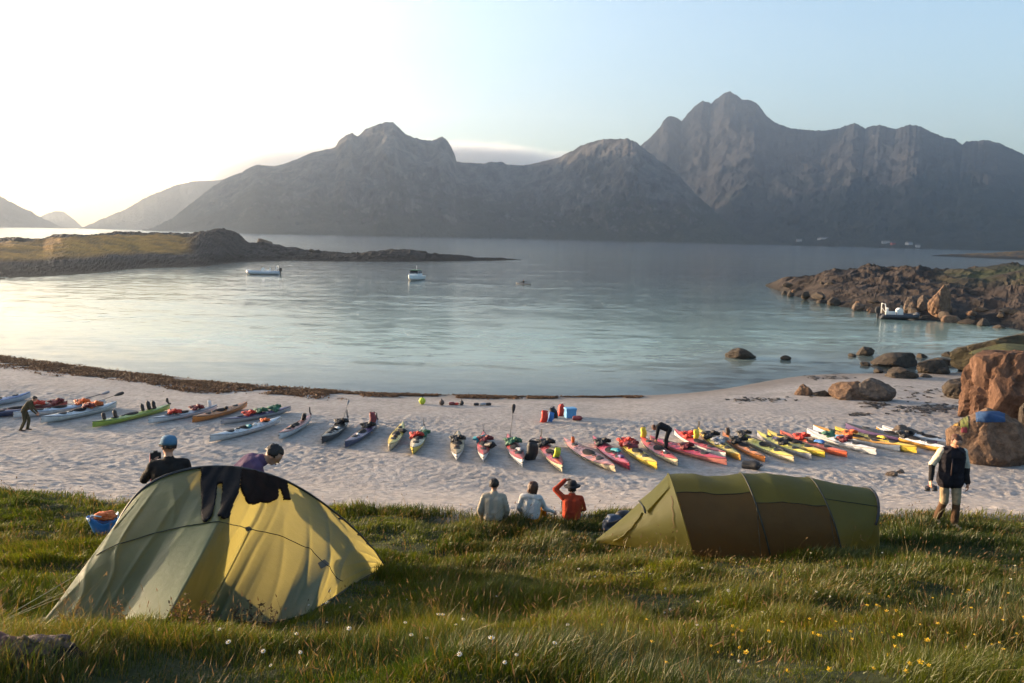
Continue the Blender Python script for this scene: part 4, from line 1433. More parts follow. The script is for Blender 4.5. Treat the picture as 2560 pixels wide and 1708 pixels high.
# --- right tent
rt = empty('tent', tuple(map(float, RT_C1)))
tag(rt, 'moss green tunnel tent with three hoops on the right', 'tent')
RO = RT_C1.copy()
def rt_hoop(npt, toppx, w=RT_W):
    c = npt + RT_PERP * RT_W / 2
    top = on_axis_plane(*toppx)
    return c, top
hoops = []
for npt, tp in ((RT_N1, (1674, 1191)), (RT_N2, (1857, 1190)), (RT_N3, (2030, 1199))):
    c, top = rt_hoop(npt, tp)
    lean = (top - c) @ RT_AX                       # hoop leans along the axis to meet its top pixel
    hoops.append((c @ RT_AX - RO @ RT_AX, lean, top[2] - gz(c[0], c[1]), RT_W))
NTH = 41
TH = np.linspace(0, PI, NTH)
def rt_section(s, lean, h, w):
    base = RO + RT_AX * s
    rows = []
    for th in TH:
        y = -math.cos(th) * w / 2
        zf = math.sin(th) ** 0.75
        x = lean * zf
        q = base + RT_PERP * y + RT_AX * x
        gb = gz(q[0], q[1])
        g0 = gz(base[0], base[1])
        g = gb * (1 - zf) + g0 * zf
        rows.append(np.array([q[0], q[1], g + h * zf]) - RO)
    return np.array(rows)
def rt_between(a, b, n=22, sag=0.022):
    out = []
    for t in np.linspace(0, 1, n):
        s, ln, h, w = [a[k] * (1 - t) + b[k] * t for k in range(4)]
        S = rt_section(s, ln, h, w)
        inward = sag * 4 * t * (1 - t)
        zf = np.sin(TH) ** 0.75
        S[:, 2] -= inward * zf * 0.9
        S += RT_PERP[None, :] * (inward * np.cos(TH) * 0.9)[:, None]
        wr = 0.006 * fbm(TH * 4, t * 3 + a[0] * 2, octaves=3, seed=8)
        S[:, 2] += wr
        S -= RT_PERP[None, :] * (wr * np.cos(TH))[:, None]
        out.append(S)
    return np.array(out)
split = 17                                         # ring index where the lower near panel meets the upper one
def rt_panel(a, b, low_mat, sag=0.022, lo=True):
    S = rt_between(a, b, sag=sag)
    if lo:
        obj('lower_panel', grid_mesh('lower_panel', S[:, :split + 1]), low_mat, rt)
        obj('upper_panel', grid_mesh('upper_panel', S[:, split:]), fab_rt, rt)
        k = split
    else:
        obj('side_panel', grid_mesh('side_panel', S), fab_rt, rt)
        k = split - 1
    B().tube(S[:, k] + np.array([0, -0.006, 0.002]), 0.006, 5).build('seam', dark_trim, rt)
    return S
split = 13
S12 = rt_panel(hoops[0], hoops[1], fab_rt_low)
split = 10
S23 = rt_panel(hoops[1], hoops[2], fab_rt_low)
split = 13
h3 = hoops[2]
top_r = on_axis_plane(2180, 1226)
s_r = top_r @ RT_AX - RO @ RT_AX
c_r = RO + RT_AX * s_r
s_b = pix(2158, 1388) @ RT_AX - RO @ RT_AX
c_b = RO + RT_AX * s_b
rear = (s_b, s_r - s_b, top_r[2] - gz(c_b[0], c_b[1]), 1.5)
S3r = rt_panel(h3, rear, fab_rt, sag=0.015, lo=False)
bp_ = pix(2212, 1384)
s_e = max(bp_ @ RT_AX - RO @ RT_AX, s_b + 0.15)
rows = []
for t in np.linspace(0, 1, 14):
    S = rt_section(rear[0] * (1 - t) + (s_e + 0.02) * t, rear[1] * (1 - t), rear[2] * (1 - t ** 2.2) + 0.015, 1.45 * (1 - 0.12 * t))
    rows.append(S)
obj('rear_panel', grid_mesh('rear_panel', np.array(rows)), fab_rt, rt)
B().tube(rt_section(rear[0], rear[1], rear[2] + 0.006, 1.51)[6:28], 0.022, 6).build('rear_vent_trim', black_pole, rt)
for h in hoops:
    B().tube(rt_section(h[0], h[1], h[2] + 0.008, h[3] + 0.016), 0.013, 6).build('pole_sleeve', fab_rt if h is hoops[0] else dark_trim, rt)
# front vestibule coming to one peg
H1 = rt_section(*hoops[0])
st = RT_STAKE - RO
rows = []
for t in np.linspace(0, 1, 40):
    S = H1 * (1 - t) + st * t
    S[:, 2] += 0.0
    zf = np.sin(TH) ** 0.75
    S[:, 2] -= 0.10 * np.sin(t * PI) * zf * 0.5
    S = S + RT_PERP[None, :] * (0.03 * np.sin(t * PI) * np.cos(TH))[:, None]
    wr = 0.010 * np.sin(t * PI) * fbm(TH * 5, t * 2.5, octaves=3, seed=14)
    S[:, 2] += wr
    rows.append(S)
VS = np.array(rows)
rt_vest = obj('vestibule_panel', grid_mesh('vestibule_panel', VS), fab_rt, rt)
# hood and vent flap near the top of the vestibule
for j, tt in ((17, 0.06),):
    a = VS[1, 20] + np.array([0, -0.02, 0.02])
    b2 = VS[15, 20] + np.array([0, -0.03, 0.05])
    c2 = VS[14, 13] + np.array([0, -0.07, 0.03])
    d2 = VS[2, 16] + np.array([0, -0.04, 0.01])
    e2 = VS[15, 27] + np.array([0, 0.05, 0.04])
    me = mesh('vent_hood', [a, b2, c2, d2, e2, (b2 + c2) / 2 + [0, -0.03, 0.03]], [(0, 3, 2, 5), (0, 5, 1), (0, 1, 4)], True)
    hood = obj('vent_hood', me, fab_rt, rt)
    B().tube([c2, (b2 + c2) / 2 + [0, -0.03, 0.03], b2, e2], 0.016, 6).build('hood_edge', dark_trim, hood)
zz2 = np.array([VS[int(t), int(j)] for t, j in zip(np.linspace(15, 30, 12), np.linspace(14, 3, 12))])
B().tube(zz2 + np.array([0, -0.012, 0.008]), 0.014, 6).build('zip_flap', fab_rt, rt_vest)
zz3 = np.array([VS[int(t), int(j)] for t, j in zip(np.linspace(2, 5, 10), np.linspace(13, 5, 10))])
B().tube(zz3 + np.array([0, -0.010, 0.006]), 0.004, 5).build('zip', M('rust zip', (0.16, 0.06, 0.02)), rt_vest)
for (h, th_i, out) in ((hoops[1], 9, 0.35), (hoops[2], 9, 0.35)):
    a = rt_section(*h)[th_i] + RO
    e = a - RT_PERP * (out + 0.1)
    e[2] = gz(e[0], e[1]) + 0.02
    B().tube([a - RO, e - RO], 0.004, 5).build('guy_line', dark_trim, rt)
e = RT_STAKE - RT_AX * 0.3
B().tube([st, np.array([e[0], e[1], gz(e[0], e[1]) + 0.02]) - RO], 0.004, 5).build('guy_line', cord_mat, rt)

# --- clothes drying over the left tent's pole (placed on the panel by its own coordinates)
from functools import lru_cache
_uvU, _uvV = np.meshgrid(np.linspace(0.05, 0.95, 180), np.linspace(0.0, 0.9, 120))
_uvP = lt_surface(_uvU, _uvV, folds=False).reshape(-1, 3)
_rel = _uvP - CAM
_pz = _rel @ Fw
_ppx = CX + FPX * (_rel @ Rt) / _pz
_ppy = CY - FPX * (_rel @ Up) / _pz
def panel_uv(px, py):
    i = int(np.argmin((_ppx - px) ** 2 + (_ppy - py) ** 2))
    return _uvU.reshape(-1)[i], _uvV.reshape(-1)[i]
def garment(name, outline_px, mat, label, cat, thick=0.02, off=0.02):
    uv = np.array([panel_uv(*p) for p in outline_px])
    # fill the outline with a fine grid of cells and keep those inside
    u0, u1, v0, v1 = uv[:, 0].min(), uv[:, 0].max(), uv[:, 1].min(), uv[:, 1].max()
    nu, nv = 44, 44
    uu, vv = np.linspace(u0, u1, nu), np.linspace(v0, v1, nv)
    Uc, Vc = np.meshgrid((uu[:-1] + uu[1:]) / 2, (vv[:-1] + vv[1:]) / 2)
    ins = in_poly(Uc, Vc, uv)
    UU, VV = np.meshgrid(uu, vv)
    S = lt_surface(UU, VV)
    fold = 0.010 * np.sin(UU * 190 + 2 * vnoise(UU * 20, VV * 5, seed=2)) + 0.010 * fbm(UU * 25, VV * 9, octaves=2, seed=17)
    o_dir = np.array([-_nrm[0] * 0.75, -_nrm[1] * 0.75, 0.65])
    S1 = S + (off + fold)[..., None] * o_dir
    bm = bmesh.new()
    vid = {}
    def gv(i, j):
        if (i, j) not in vid:
            vid[(i, j)] = bm.verts.new(S1[i, j])
        return vid[(i, j)]
    for i in range(nv - 1):
        for j in range(nu - 1):
            if ins[i, j]:
                bm.faces.new((gv(i, j), gv(i, j + 1), gv(i + 1, j + 1), gv(i + 1, j)))
    bmesh.ops.recalc_face_normals(bm, faces=bm.faces)
    bmesh.ops.smooth_vert(bm, verts=bm.verts, factor=0.5, use_axis_x=True, use_axis_y=True, use_axis_z=True)
    for f in bm.faces:
        f.smooth = True
    me = bpy.data.meshes.new(name)
    bm.to_mesh(me)
    bm.free()
    o = obj(name, me, mat)
    md = o.modifiers.new('thickness', 'SOLIDIFY')
    md.thickness = thick
    md.offset = 0.0
    tag(o, label, cat)
    return o
neo = M('black neoprene', (0.006, 0.006, 0.008), 0.8, var=0.3, bump=0.006, bscale=20, spec=0.04)
neo2 = M('dark brown fleece', (0.006, 0.005, 0.005), 0.9, color2=(0.018, 0.008, 0.006), scale=5, bump=0.006, bscale=20, spec=0.04)
garment('trousers', [(498, 1171), (500, 1230), (502, 1290), (501, 1308), (514, 1306), (528, 1290), (536, 1240), (542, 1212), (553, 1212), (555, 1232), (548, 1270), (540, 1294), (556, 1300), (570, 1296), (580, 1262), (594, 1240), (598, 1200), (602, 1176), (580, 1171), (540, 1170)], neo, 'black wetsuit trousers hanging over the left tent pole, legs down', 'trousers')
garment('jacket', [(603, 1176), (600, 1215), (606, 1235), (612, 1250), (622, 1262), (632, 1266), (650, 1258), (668, 1258), (694, 1250), (692, 1226), (698, 1222), (706, 1252), (724, 1250), (716, 1228), (714, 1206), (690, 1196), (672, 1190), (640, 1181)], neo2, 'dark short-sleeved top spread over the left tent beside the trousers', 'jacket')

# ------------------------------------------------------------------ kayaks
def kcol(name, c, gloss=0.32):
    c = tuple(np.array(c) * 0.70 + 0.05 * np.mean(c) + 0.006)
    return M('kayak ' + name, c, gloss, var=0.14, scale=5, coat=0.15, detail=8, spec=0.5, bump=0.001, bscale=40)
KC = {
    'white': kcol('white', (0.66, 0.66, 0.66)), 'paleblue': kcol('pale blue', (0.46, 0.55, 0.64)), 'blue': kcol('blue', (0.05, 0.16, 0.40)),
    'navy': kcol('navy', (0.03, 0.05, 0.13)), 'red': kcol('red', (0.52, 0.035, 0.028)), 'crimson': kcol('crimson', (0.50, 0.03, 0.07)),
    'pink': kcol('faded pink red', (0.58, 0.20, 0.16)), 'darkred': kcol('dark red', (0.22, 0.02, 0.03)), 'orange': kcol('orange', (0.68, 0.21, 0.02)),
    'amber': kcol('amber', (0.70, 0.34, 0.03)), 'yellow': kcol('yellow', (0.76, 0.54, 0.03)), 'lemon': kcol('lemon', (0.76, 0.66, 0.07)), 'lime': kcol('lime', (0.36, 0.46, 0.04)),
    'grey': kcol('grey', (0.36, 0.37, 0.40)), 'charcoal': kcol('charcoal', (0.035, 0.04, 0.045)), 'purple': kcol('purple', (0.10, 0.06, 0.16)),
    'cream': kcol('cream', (0.66, 0.56, 0.36)), 'tan': kcol('tan', (0.42, 0.28, 0.11)), 'vermilion': kcol('vermilion', (0.62, 0.11, 0.035)),
}
rubber = M('black rubber', (0.015, 0.015, 0.016), 0.6, spec=0.3)
cockpit_dark = M('black neoprene cover', (0.010, 0.010, 0.012), 0.8, bump=0.004, bscale=25, spec=0.15)
line_mat = M('black deck line', (0.02, 0.02, 0.02), 0.7)
metal = M('brushed aluminium', (0.5, 0.5, 0.5), 0.35, metal=1.0)

NS = 41
ST = np.linspace(-1, 1, NS)
def k_half(s):
    return 0.325 * np.clip(1 - np.abs(s) ** 2.1, 0, 1) ** 0.82 + 0.004
def k_sheer(s):
    return 0.265 + 0.15 * np.clip(np.abs(s) - 0.25, 0, 1) ** 2.2 * 1.6
def k_keel(s):
    return 0.0 + 0.20 * np.clip(np.abs(s) - 0.55, 0, 1) ** 2 * 1.6 + 0.03 * s ** 2
def k_crown(s):
    return 0.075 * (1 - np.abs(s) ** 3) + 0.012
LEN = 2.6                                          # half length used in the shared meshes; each kayak is scaled along it
def deck_z(s, x=0.0):
    s = np.asarray(s, float)
    w = k_half(s)
    return k_sheer(s) + k_crown(s) * (1 - np.clip(np.abs(x) / w, 0, 1) ** 1.7)
def kayak_meshes():
    hull, deck = [], []
    for s in ST:
        w, zs, zk = float(k_half(s)), float(k_sheer(s)), float(k_keel(s))
        row = []
        for a in np.linspace(-1, 1, 15):
            x = w * np.sign(a) * abs(a) ** 0.75 if abs(a) > 0 else 0
            x = w * math.sin(a * PI / 2) ** 1 if True else x
            z = zk + (zs - zk) * (1 - math.cos(a * PI / 2)) ** 0.9
            row.append((x, s * LEN, z))
        hull.append(row)
        drow = []
        for a in np.linspace(-1, 1, 13):
            drow.append((w * a, s * LEN, zs + 0.004 + float(k_crown(s)) * (1 - abs(a) ** 1.7)))
        deck.append(drow)
    hm = grid_mesh('hull', np.array(hull))
    dm = grid_mesh('deck', np.array(deck), flip=True)
    # seam tape
    b = B()
    for sg in (-1, 1):
        b.tube([(sg * float(k_half(s)), s * LEN, float(k_sheer(s))) for s in ST], 0.010, 5)
    seam = b.mesh('gunwale_seam')
    # cockpit coaming and cover
    def oval(cy, ly, lx, n=24, dz=0.0, front=0.0):
        pts = []
        for k in range(n + 1):
            w = 2 * PI * k / n
            x, y = lx * math.cos(w), cy + ly * math.sin(w)
            pts.append((x, y, float(deck_z(y / LEN, x)) + dz))
        return pts
    co = B().tube(oval(-0.15, 0.42, 0.215, dz=0.022), 0.017, 6, caps=False).mesh('coaming')
    rings = []
    for q, dz in ((1.0, 0.02), (0.75, 0.045), (0.4, 0.058), (0.05, 0.06)):
        rings.append(oval(-0.15, 0.41 * q, 0.205 * q, dz=dz))
    cv = grid_mesh('cockpit_cover', np.array(rings))
    def hatch(cy, ly, lx):
        r = []
        for q, dz in ((1.0, 0.004), (0.97, 0.022), (0.6, 0.03), (0.03, 0.032)):
            r.append(oval(cy, ly * q, lx * q, 18, dz))
        return grid_mesh('hatch', np.array(r))
    h1, h2 = hatch(1.35, 0.23, 0.135), hatch(-1.25, 0.24, 0.16)
    h3 = hatch(-0.72, 0.11, 0.10)
    b = B()
    for y0, y1 in ((0.45, 0.75), (0.75, 1.05), (-0.88, -1.0)):
        for sg in (-1, 1):
            p = []
            for t in np.linspace(0, 1, 5):
                y = y0 + (y1 - y0) * t
                x = sg * (0.2 - 0.38 * t) * min(1, float(k_half(y / LEN)) / 0.25)
                p.append((x, y, float(deck_z(y / LEN, x)) + 0.01))
            b.tube(p, 0.006, 4)
    for sg in (-1, 1):
        b.tube([(sg * (float(k_half(s)) * 0.82), s * LEN, float(deck_z(s, float(k_half(s)) * 0.82)) + 0.012) for s in np.linspace(0.2, 0.93, 9)], 0.005, 4)
        b.tube([(sg * (float(k_half(s)) * 0.82), s * LEN, float(deck_z(s, float(k_half(s)) * 0.82)) + 0.012) for s in np.linspace(-0.93, -0.35, 8)], 0.005, 4)
    lines = b.mesh('deck_lines')
    tg = B()
    tg.tube([(0, 0, 0), (0.0, 0.03, -0.10)], 0.006, 4)
    tg.tube([(-0.05, 0.035, -0.11), (0.05, 0.035, -0.11)], 0.014, 6)
    tog = tg.mesh('carry_toggle')
    rd = B()
    rd.loft([[(x, y, z) for (y, z) in ((0.0, 0.0), (-0.10, 0.02), (-0.30, 0.24), (-0.26, 0.42), (-0.14, 0.40), (-0.05, 0.12))] for x in (-0.008, 0.008)])
    rd.box((0, 0.02, 0.03), (0.05, 0.10, 0.10))
    rud = rd.mesh('rudder', False)
    return dict(hull=hm, deck=dm, gunwale_seam=seam, coaming=co, cockpit_cover=cv, hatch_a=h1, hatch_b=h2, hatch_c=h3, deck_lines=lines, carry_toggle=tog, rudder=rud)
KM = kayak_meshes()
KAYAKS = []
def kayak(near, far, hull, deck, label, rudder=0, roll=0.0, zwater=None, trim='charcoal', far_known=True, minlen=4.9, maxlen=5.7):
    if zwater is None:
        a, b = pix(near[0], near[1]), pix(far[0], far[1] + 8)
    else:
        a, b = at_z(*near, zwater), at_z(*far, zwater)
    d = b - a
    ln = float(np.linalg.norm(d[:2]))
    L = min(max(ln, minlen), maxlen)
    u = d[:2] / ln
    if ln < L or ln > L:
        mid = (a[:2] + b[:2]) / 2
        a2, b2 = mid - u * L / 2, mid + u * L / 2
    else:
        a2, b2 = a[:2], b[:2]
    mid = (a2 + b2) / 2
    if zwater is None:
        s = np.linspace(-0.6, 0.6, 7)
        zs = ground(mid[0] + u[0] * s * L / 2, mid[1] + u[1] * s * L / 2)
        k = np.polyfit(s * L / 2, zs, 1)
        z0, slope = k[1], k[0]
    else:
        z0, slope = zwater - 0.11, 0.0
    # local +Y runs from near end to far end
    yv = Vector((u[0], u[1], slope)).normalized()
    xv = yv.cross(Vector((0, 0, 1))).normalized()
    xv = Matrix.Rotation(roll, 3, yv) @ xv
    zv = xv.cross(yv)
    m = Matrix((xv, yv, zv)).transposed().to_4x4()
    m.translation = Vector((mid[0], mid[1], z0 - 0.02))
    o = empty('kayak')
    kv = random.Random(label)
    o.matrix_world = m @ Matrix.Diagonal((kv.uniform(0.84, 1.02), L / (2 * LEN), kv.uniform(0.86, 1.08), 1))
    tag(o, label, 'kayak', 'sea kayaks on the beach' if zwater is None else None)
    tr = rubber
    ho = obj('hull', KM['hull'], KC[hull], o, True)
    do = obj('deck', KM['deck'], KC[deck], o, True)
    tag(obj('gunwale_seam', KM['gunwale_seam'], rubber, ho, True), kind='stuff')
    co_ = obj('coaming', KM['coaming'], tr, o, True)
    obj('cockpit_cover', KM['cockpit_cover'], cockpit_dark, co_, True)
    tag(obj('deck_lines', KM['deck_lines'], line_mat, do, True), kind='stuff')
    hs = KM['hatch_a'], KM['hatch_b'], KM['hatch_c']
    for h in hs:
        obj('hatch', h, rubber, do, True)
    for s in (-1, 1):
        t = obj('carry_toggle', KM['carry_toggle'], rubber, o, True)
        t.location = (0, s * LEN * 0.985, float(k_sheer(1.0)) - 0.01)
        t.rotation_euler = (0, 0, 0 if s > 0 else PI)
    if rudder:
        r = obj('rudder', KM['rudder'], rubber, o, True)
        r.location = (0, rudder * LEN * 1.0, float(k_sheer(1.0)) - 0.02)
        r.rotation_euler = (0, 0, PI if rudder < 0 else 0)
    KAYAKS.append((o, L))
    return o

KL = [  # near end, far end, hull, deck, label, rudder end (+1 far, -1 near), roll
 ((-90, 1030), (70, 990), 'paleblue', 'blue', 'blue and white kayak cut by the left edge, furthest up the row', 0, 0),
 ((-190, 1052), (24, 1034), 'navy', 'navy', 'dark navy kayak whose tip pokes in at the left edge', 0, 0.1),
 ((-60, 1048), (146, 1016), 'darkred', 'darkred', 'dark red kayak behind the stooping man at the left', 0, 0),
 ((82, 1042), (222, 1014), 'white', 'paleblue', 'pale blue-white kayak just right of the stooping man', 0, 0.05),
 ((104, 1062), (288, 1014), 'white', 'white', 'long white kayak with a pinkish bow right of the stooping man', 0, 0.1),
 ((226, 1074), (428, 1016), 'lime', 'lime', 'lime green kayak piled with black gear', 1, 0),
 ((398, 1058), (520, 1024), 'white', 'grey', 'white and grey kayak with red vests between lime and orange kayaks', 0, 0),
 ((485, 1058), (612, 1014), 'orange', 'orange', 'plain bright orange kayak left of centre', 0, 0.1),
 ((562, 1062), (718, 1024), 'grey', 'purple', 'grey kayak with plum deck behind the long white one', 0, 0),
 ((522, 1110), (700, 1052), 'white', 'white', 'long white kayak nearest the bending man in purple', 0, 0.12),
 ((698, 1104), (776, 1050), 'white', 'pink', 'pink-decked kayak with white sides pointing uphill', 1, 0),
 ((806, 1114), (868, 1058), 'charcoal', 'charcoal', 'charcoal kayak with pale deck gear', 1, 0),
 ((862, 1124), (944, 1058), 'navy', 'purple', 'dark blue-purple kayak with tall bundle at its stern', 1, 0),
 ((972, 1132), (1008, 1062), 'cream', 'yellow', 'yellow kayak with black bands, left of two yellow ones', 0, 0),
 ((1031, 1141), (1060, 1072), 'yellow', 'cream', 'yellow kayak with red and green gear, right of two yellow ones', 1, 0),
 ((1141, 1159), (1145, 1084), 'white', 'tan', 'tan-decked kayak with white bow seen end on', 0, 0),
 ((1208, 1168), (1209, 1086), 'white', 'red', 'red kayak seen end on with black bag on its deck', 1, 0),
 ((1308, 1180), (1268, 1094), 'white', 'red', 'red and white kayak with an upright paddle at its stern', 0, 0),
 ((1416, 1202), (1344, 1096), 'cream', 'red', 'red kayak with cream keel and lime bag on the bow', 1, 0),
 ((1543, 1186), (1412, 1106), 'cream', 'pink', 'salmon kayak lying tilted with clear deck', 0, -0.22),
 ((1591, 1191), (1475, 1094), 'crimson', 'crimson', 'crimson kayak crossing close to the salmon one', 0, -0.15),
 ((1644, 1180), (1548, 1108), 'yellow', 'yellow', 'short yellow kayak with red gear at its stern, before the crouching man', 0, -0.1),
 ((1692, 1168), (1606, 1104), 'cream', 'red', 'red kayak with cream keel right below the crouching man', 0, -0.12),
 ((1776, 1155), (1660, 1112), 'pink', 'crimson', 'pinkish red kayak right of the crouching man', 0, -0.1),
 ((1798, 1145), (1698, 1090), 'white', 'red', 'red kayak with pale sides behind the pinkish red one', 0, 0),
 ((1852, 1157), (1746, 1082), 'amber', 'yellow', 'amber kayak with raised stern and black bag at its bow', 1, -0.1),
 ((1899, 1152), (1816, 1096), 'orange', 'orange', 'orange kayak beside the black bag', 0, 0),
 ((1986, 1160), (1846, 1090), 'cream', 'lemon', 'long lemon yellow kayak with pale keel', 0, -0.15),
 ((2026, 1152), (1896, 1088), 'grey', 'lemon', 'grey hulled kayak with lemon stern between two yellow ones', 0, -0.1),
 ((2051, 1144), (1930, 1088), 'yellow', 'yellow', 'golden yellow kayak right of the long lemon one', 0, -0.12),
 ((2112, 1147), (1956, 1086), 'vermilion', 'vermilion', 'vermilion kayak among the crowded right end of the row', 0, -0.1),
 ((2176, 1138), (2030, 1084), 'white', 'white', 'white kayak among the crowded right end of the row', 0, -0.1),
 ((2208, 1122), (2068, 1081), 'white', 'amber', 'white kayak with amber deck behind the white one', 0, -0.05),
 ((2250, 1128), (2124, 1086), 'yellow', 'yellow', 'deep yellow kayak, rightmost of the yellow ones', 0, -0.14),
 ((2276, 1110), (2170, 1079), 'purple', 'charcoal', 'dark plum kayak behind the rightmost yellow one', 0, 0),
 ((2334, 1128), (2232, 1090), 'amber', 'white', 'white-decked orange kayak before the domed stone', 0, -0.12),
 ((2354, 1114), (2280, 1090), 'white', 'white', 'slim white kayak touching the boulder with clothes', 0, -0.05),
 ((2700, 1112), (2532, 1084), 'grey', 'pink', 'pink and grey kayak peeking out behind the boulder with clothes', 0, 0),
]
for (n, f, h, d, lab, rd, rl) in KL:
    kayak(n, f, h, d, lab, rd, rl)
bpy.context.view_layer.update()

# ------------------------------------------------------------------ gear on and around the kayaks
def gmat(nm, c, r=0.6):
    return M('gear ' + nm, c, r, var=0.12, scale=8, bump=0.004, bscale=22)
GC = {'black': gmat('black', (0.014, 0.014, 0.016)), 'red': gmat('red', (0.50, 0.035, 0.02)), 'orange': gmat('orange', (0.66, 0.14, 0.03)), 'blue': gmat('blue', (0.04, 0.16, 0.42)),
      'lime': gmat('lime', (0.45, 0.52, 0.04)), 'yellow': gmat('yellow', (0.72, 0.52, 0.05)), 'white': gmat('white', (0.62, 0.62, 0.60)), 'teal': gmat('teal', (0.03, 0.25, 0.30)),
      'green': gmat('green', (0.04, 0.13, 0.07)), 'maroon': gmat('maroon', (0.16, 0.02, 0.025)), 'brown': gmat('brown', (0.08, 0.05, 0.035)), 'grey': gmat('grey', (0.24, 0.25, 0.27)), 'skyblue': gmat('sky blue', (0.10, 0.30, 0.52)), 'purple': gmat('purple', (0.10, 0.07, 0.18))}
def bag_meshes():
    b = B()
    prof = [(0.02, 0.0), (0.12, 0.005), (0.14, 0.04), (0.138, 0.2), (0.142, 0.34), (0.125, 0.42), (0.09, 0.46)]
    b.lathe(prof, 14)
    me = b.mesh('bag_body')
    v = np.array([p.co[:] for p in me.vertices])
    n = fbm(v[:, 0] * 9, v[:, 1] * 9, v[:, 2] * 7, octaves=2, seed=4)
    v[:, :2] *= (1 + 0.22 * n)[:, None]
    v[:, 0] += 0.03 * np.sin(v[:, 2] * 9)
    v[:, 1] *= 0.85
    me.vertices.foreach_set('co', v.reshape(-1).astype(np.float32))
    r = B().tube([(-0.12, 0, 0.47), (0.12, 0, 0.47)], 0.028, 8).mesh('rolled_top')
    s = B().tube([(-0.12, 0, 0.47), (-0.06, 0, 0.53), (0, 0, 0.545), (0.06, 0, 0.53), (0.12, 0, 0.47)], 0.008, 5).mesh('strap')
    return me, r, s
BAG = bag_meshes()
VEST = (blob_mesh('back_panel', 0.24, 0.17, 0.055, 91, 4, 0.28, 2.4, facet=0.6), blob_mesh('front_panel', 0.15, 0.15, 0.065, 92, 4, 0.32, 2.4, facet=0.6),
        B().tube([(-0.14, -0.05, 0.08), (-0.15, 0.10, 0.15), (-0.13, 0.22, 0.08)], 0.022, 6).tube([(0.14, -0.05, 0.08), (0.15, 0.10, 0.15), (0.13, 0.22, 0.08)], 0.022, 6).mesh('shoulder_straps'))
def paddle_meshes():
    shaft = B().tube([(0, -0.75, 0), (0, 0.75, 0)], 0.015, 8).mesh('shaft')
    secs = []
    for t, w in ((0, 0.02), (0.08, 0.05), (0.2, 0.085), (0.34, 0.095), (0.44, 0.08), (0.49, 0.03)):
        secs.append([(-w, t, 0.0), (0, t, 0.012), (w, t, 0.0), (0, t, -0.006)])
    blade = B().loft(secs).mesh('blade')
    return shaft, blade
PAD = paddle_meshes()
def bag(loc, color, label, s=1.0, rot=(0, 0, 0), top='black', group=None, name='dry_bag'):
    return _bag(loc, color, label, s * 1.15, rot, top, group, name)
def _bag(loc, color, label, s=1.0, rot=(0, 0, 0), top='black', group=None, name='dry_bag'):
    o = empty(name, loc, rot)
    o.scale = (s, s, s)
    obj('bag_body', BAG[0], GC[color], o, True)
    rt_ = obj('rolled_top', BAG[1], GC[color], o, True)
    obj('strap', BAG[2], GC[top], rt_, True)
    tag(o, label, 'bag', group)
    return o
def vest(loc, color, label, s=1.0, rz=0.0, trim='black', tilt=0.0):
    o = empty('life_vest', loc, (tilt, 0, rz))
    o.scale = (s * 1.3, s * 1.3, s * 1.25)
    a = obj('back_panel', VEST[0], GC[color], o, True)
    a.location = (0, 0.12, 0.09)
    for sg in (-1, 1):
        f = obj('front_panel', VEST[1], GC[color], o, True)
        f.location = (sg * 0.11, -0.06, 0.08 + 0.03 * sg)
        f.rotation_euler = (0.3, 0.5 * sg, 0.4 + sg)
    tag(obj('shoulder_straps', VEST[2], GC[trim], a, True), kind='stuff').location = (0, -0.12, -0.09)
    tag(o, label, 'life vest', 'life vests on the kayaks')
    return o
def paddle(loc, rot, label, blade='black', shaft='black', s=1.0):
    o = empty('paddle', loc, rot)
    o.scale = (s, s, s)
    obj('shaft', PAD[0], GC[shaft], o, True)
    for sg in (0, 1):
        b = obj('blade', PAD[1], GC[blade], o, True)
        b.location = (0, 0.72 if sg == 0 else -0.72, 0)
        b.rotation_euler = (0, 1.1 if sg else 0, 0 if sg == 0 else PI)
    tag(o, label, 'paddle', 'paddles on the kayaks')
    return o
def on_deck(k, s, x=0.0, dz=0.0):
    o, L = KAYAKS[k]
    return o.matrix_world @ Vector((x, s * LEN, float(deck_z(s, x)) + dz))
def kaz(k):
    m = KAYAKS[k][0].matrix_world
    y = m.col[1]
    return math.atan2(-y[0], y[1])
def lying(k, s, x, dz, r, tiltup=0.0):
    return on_deck(k, s, x, dz), (tiltup, 0, kaz(k) + r)
vest(on_deck(2, 0.35), 'red', 'red life vest on the dark red kayak behind the stooping man', 1.1, 0.4)
vest(on_deck(2, 0.75, dz=-0.03), 'maroon', 'maroon life vest at the far end of the dark red kayak', 1.0, 1.1)
vest(on_deck(3, 0.45), 'orange', 'pale orange life vest on the pale blue-white kayak', 1.1, 0.6)
vest(on_deck(4, 0.35), 'orange', 'bright orange life vest on the long white pink-bowed kayak', 1.15, 0.9)
vest(on_deck(4, 0.20), 'maroon', 'maroon life vest beside the bright orange one', 1.0, 0.2)
for k, s, bl, lab, sc in ((3, 0.62, 'grey', 'grey paddle with a raised blade on the pale blue-white kayak', 1.0), (4, 0.55, 'black', 'black paddle with a raised blade on the long white pink-bowed kayak', 1.0)):
    paddle(on_deck(k, s - 0.12, 0.1, 0.28), (0.5, 0.9, kaz(k) - 0.5), lab, bl)
for k, s, c, lab, sc in ((5, 0.25, 'black', 'black bag on the middle of the lime green kayak', 0.8), (5, 0.42, 'black', 'upright black bag on the lime green kayak, taller one', 0.95), (5, 0.56, 'black', 'upright black bag near the stern of the lime green kayak', 0.85),
                         (5, -0.45, 'black', 'black bag on the bow of the lime green kayak', 0.8), (5, -0.72, 'black', 'black bundle at the very bow of the lime green kayak', 0.75)):
    bag(on_deck(k, s), c, lab, sc * 0.8, (0.2, 0, k))
vest(on_deck(6, -0.3), 'red', 'red life vest on the white and grey kayak, nearer one', 1.0, 0.2)
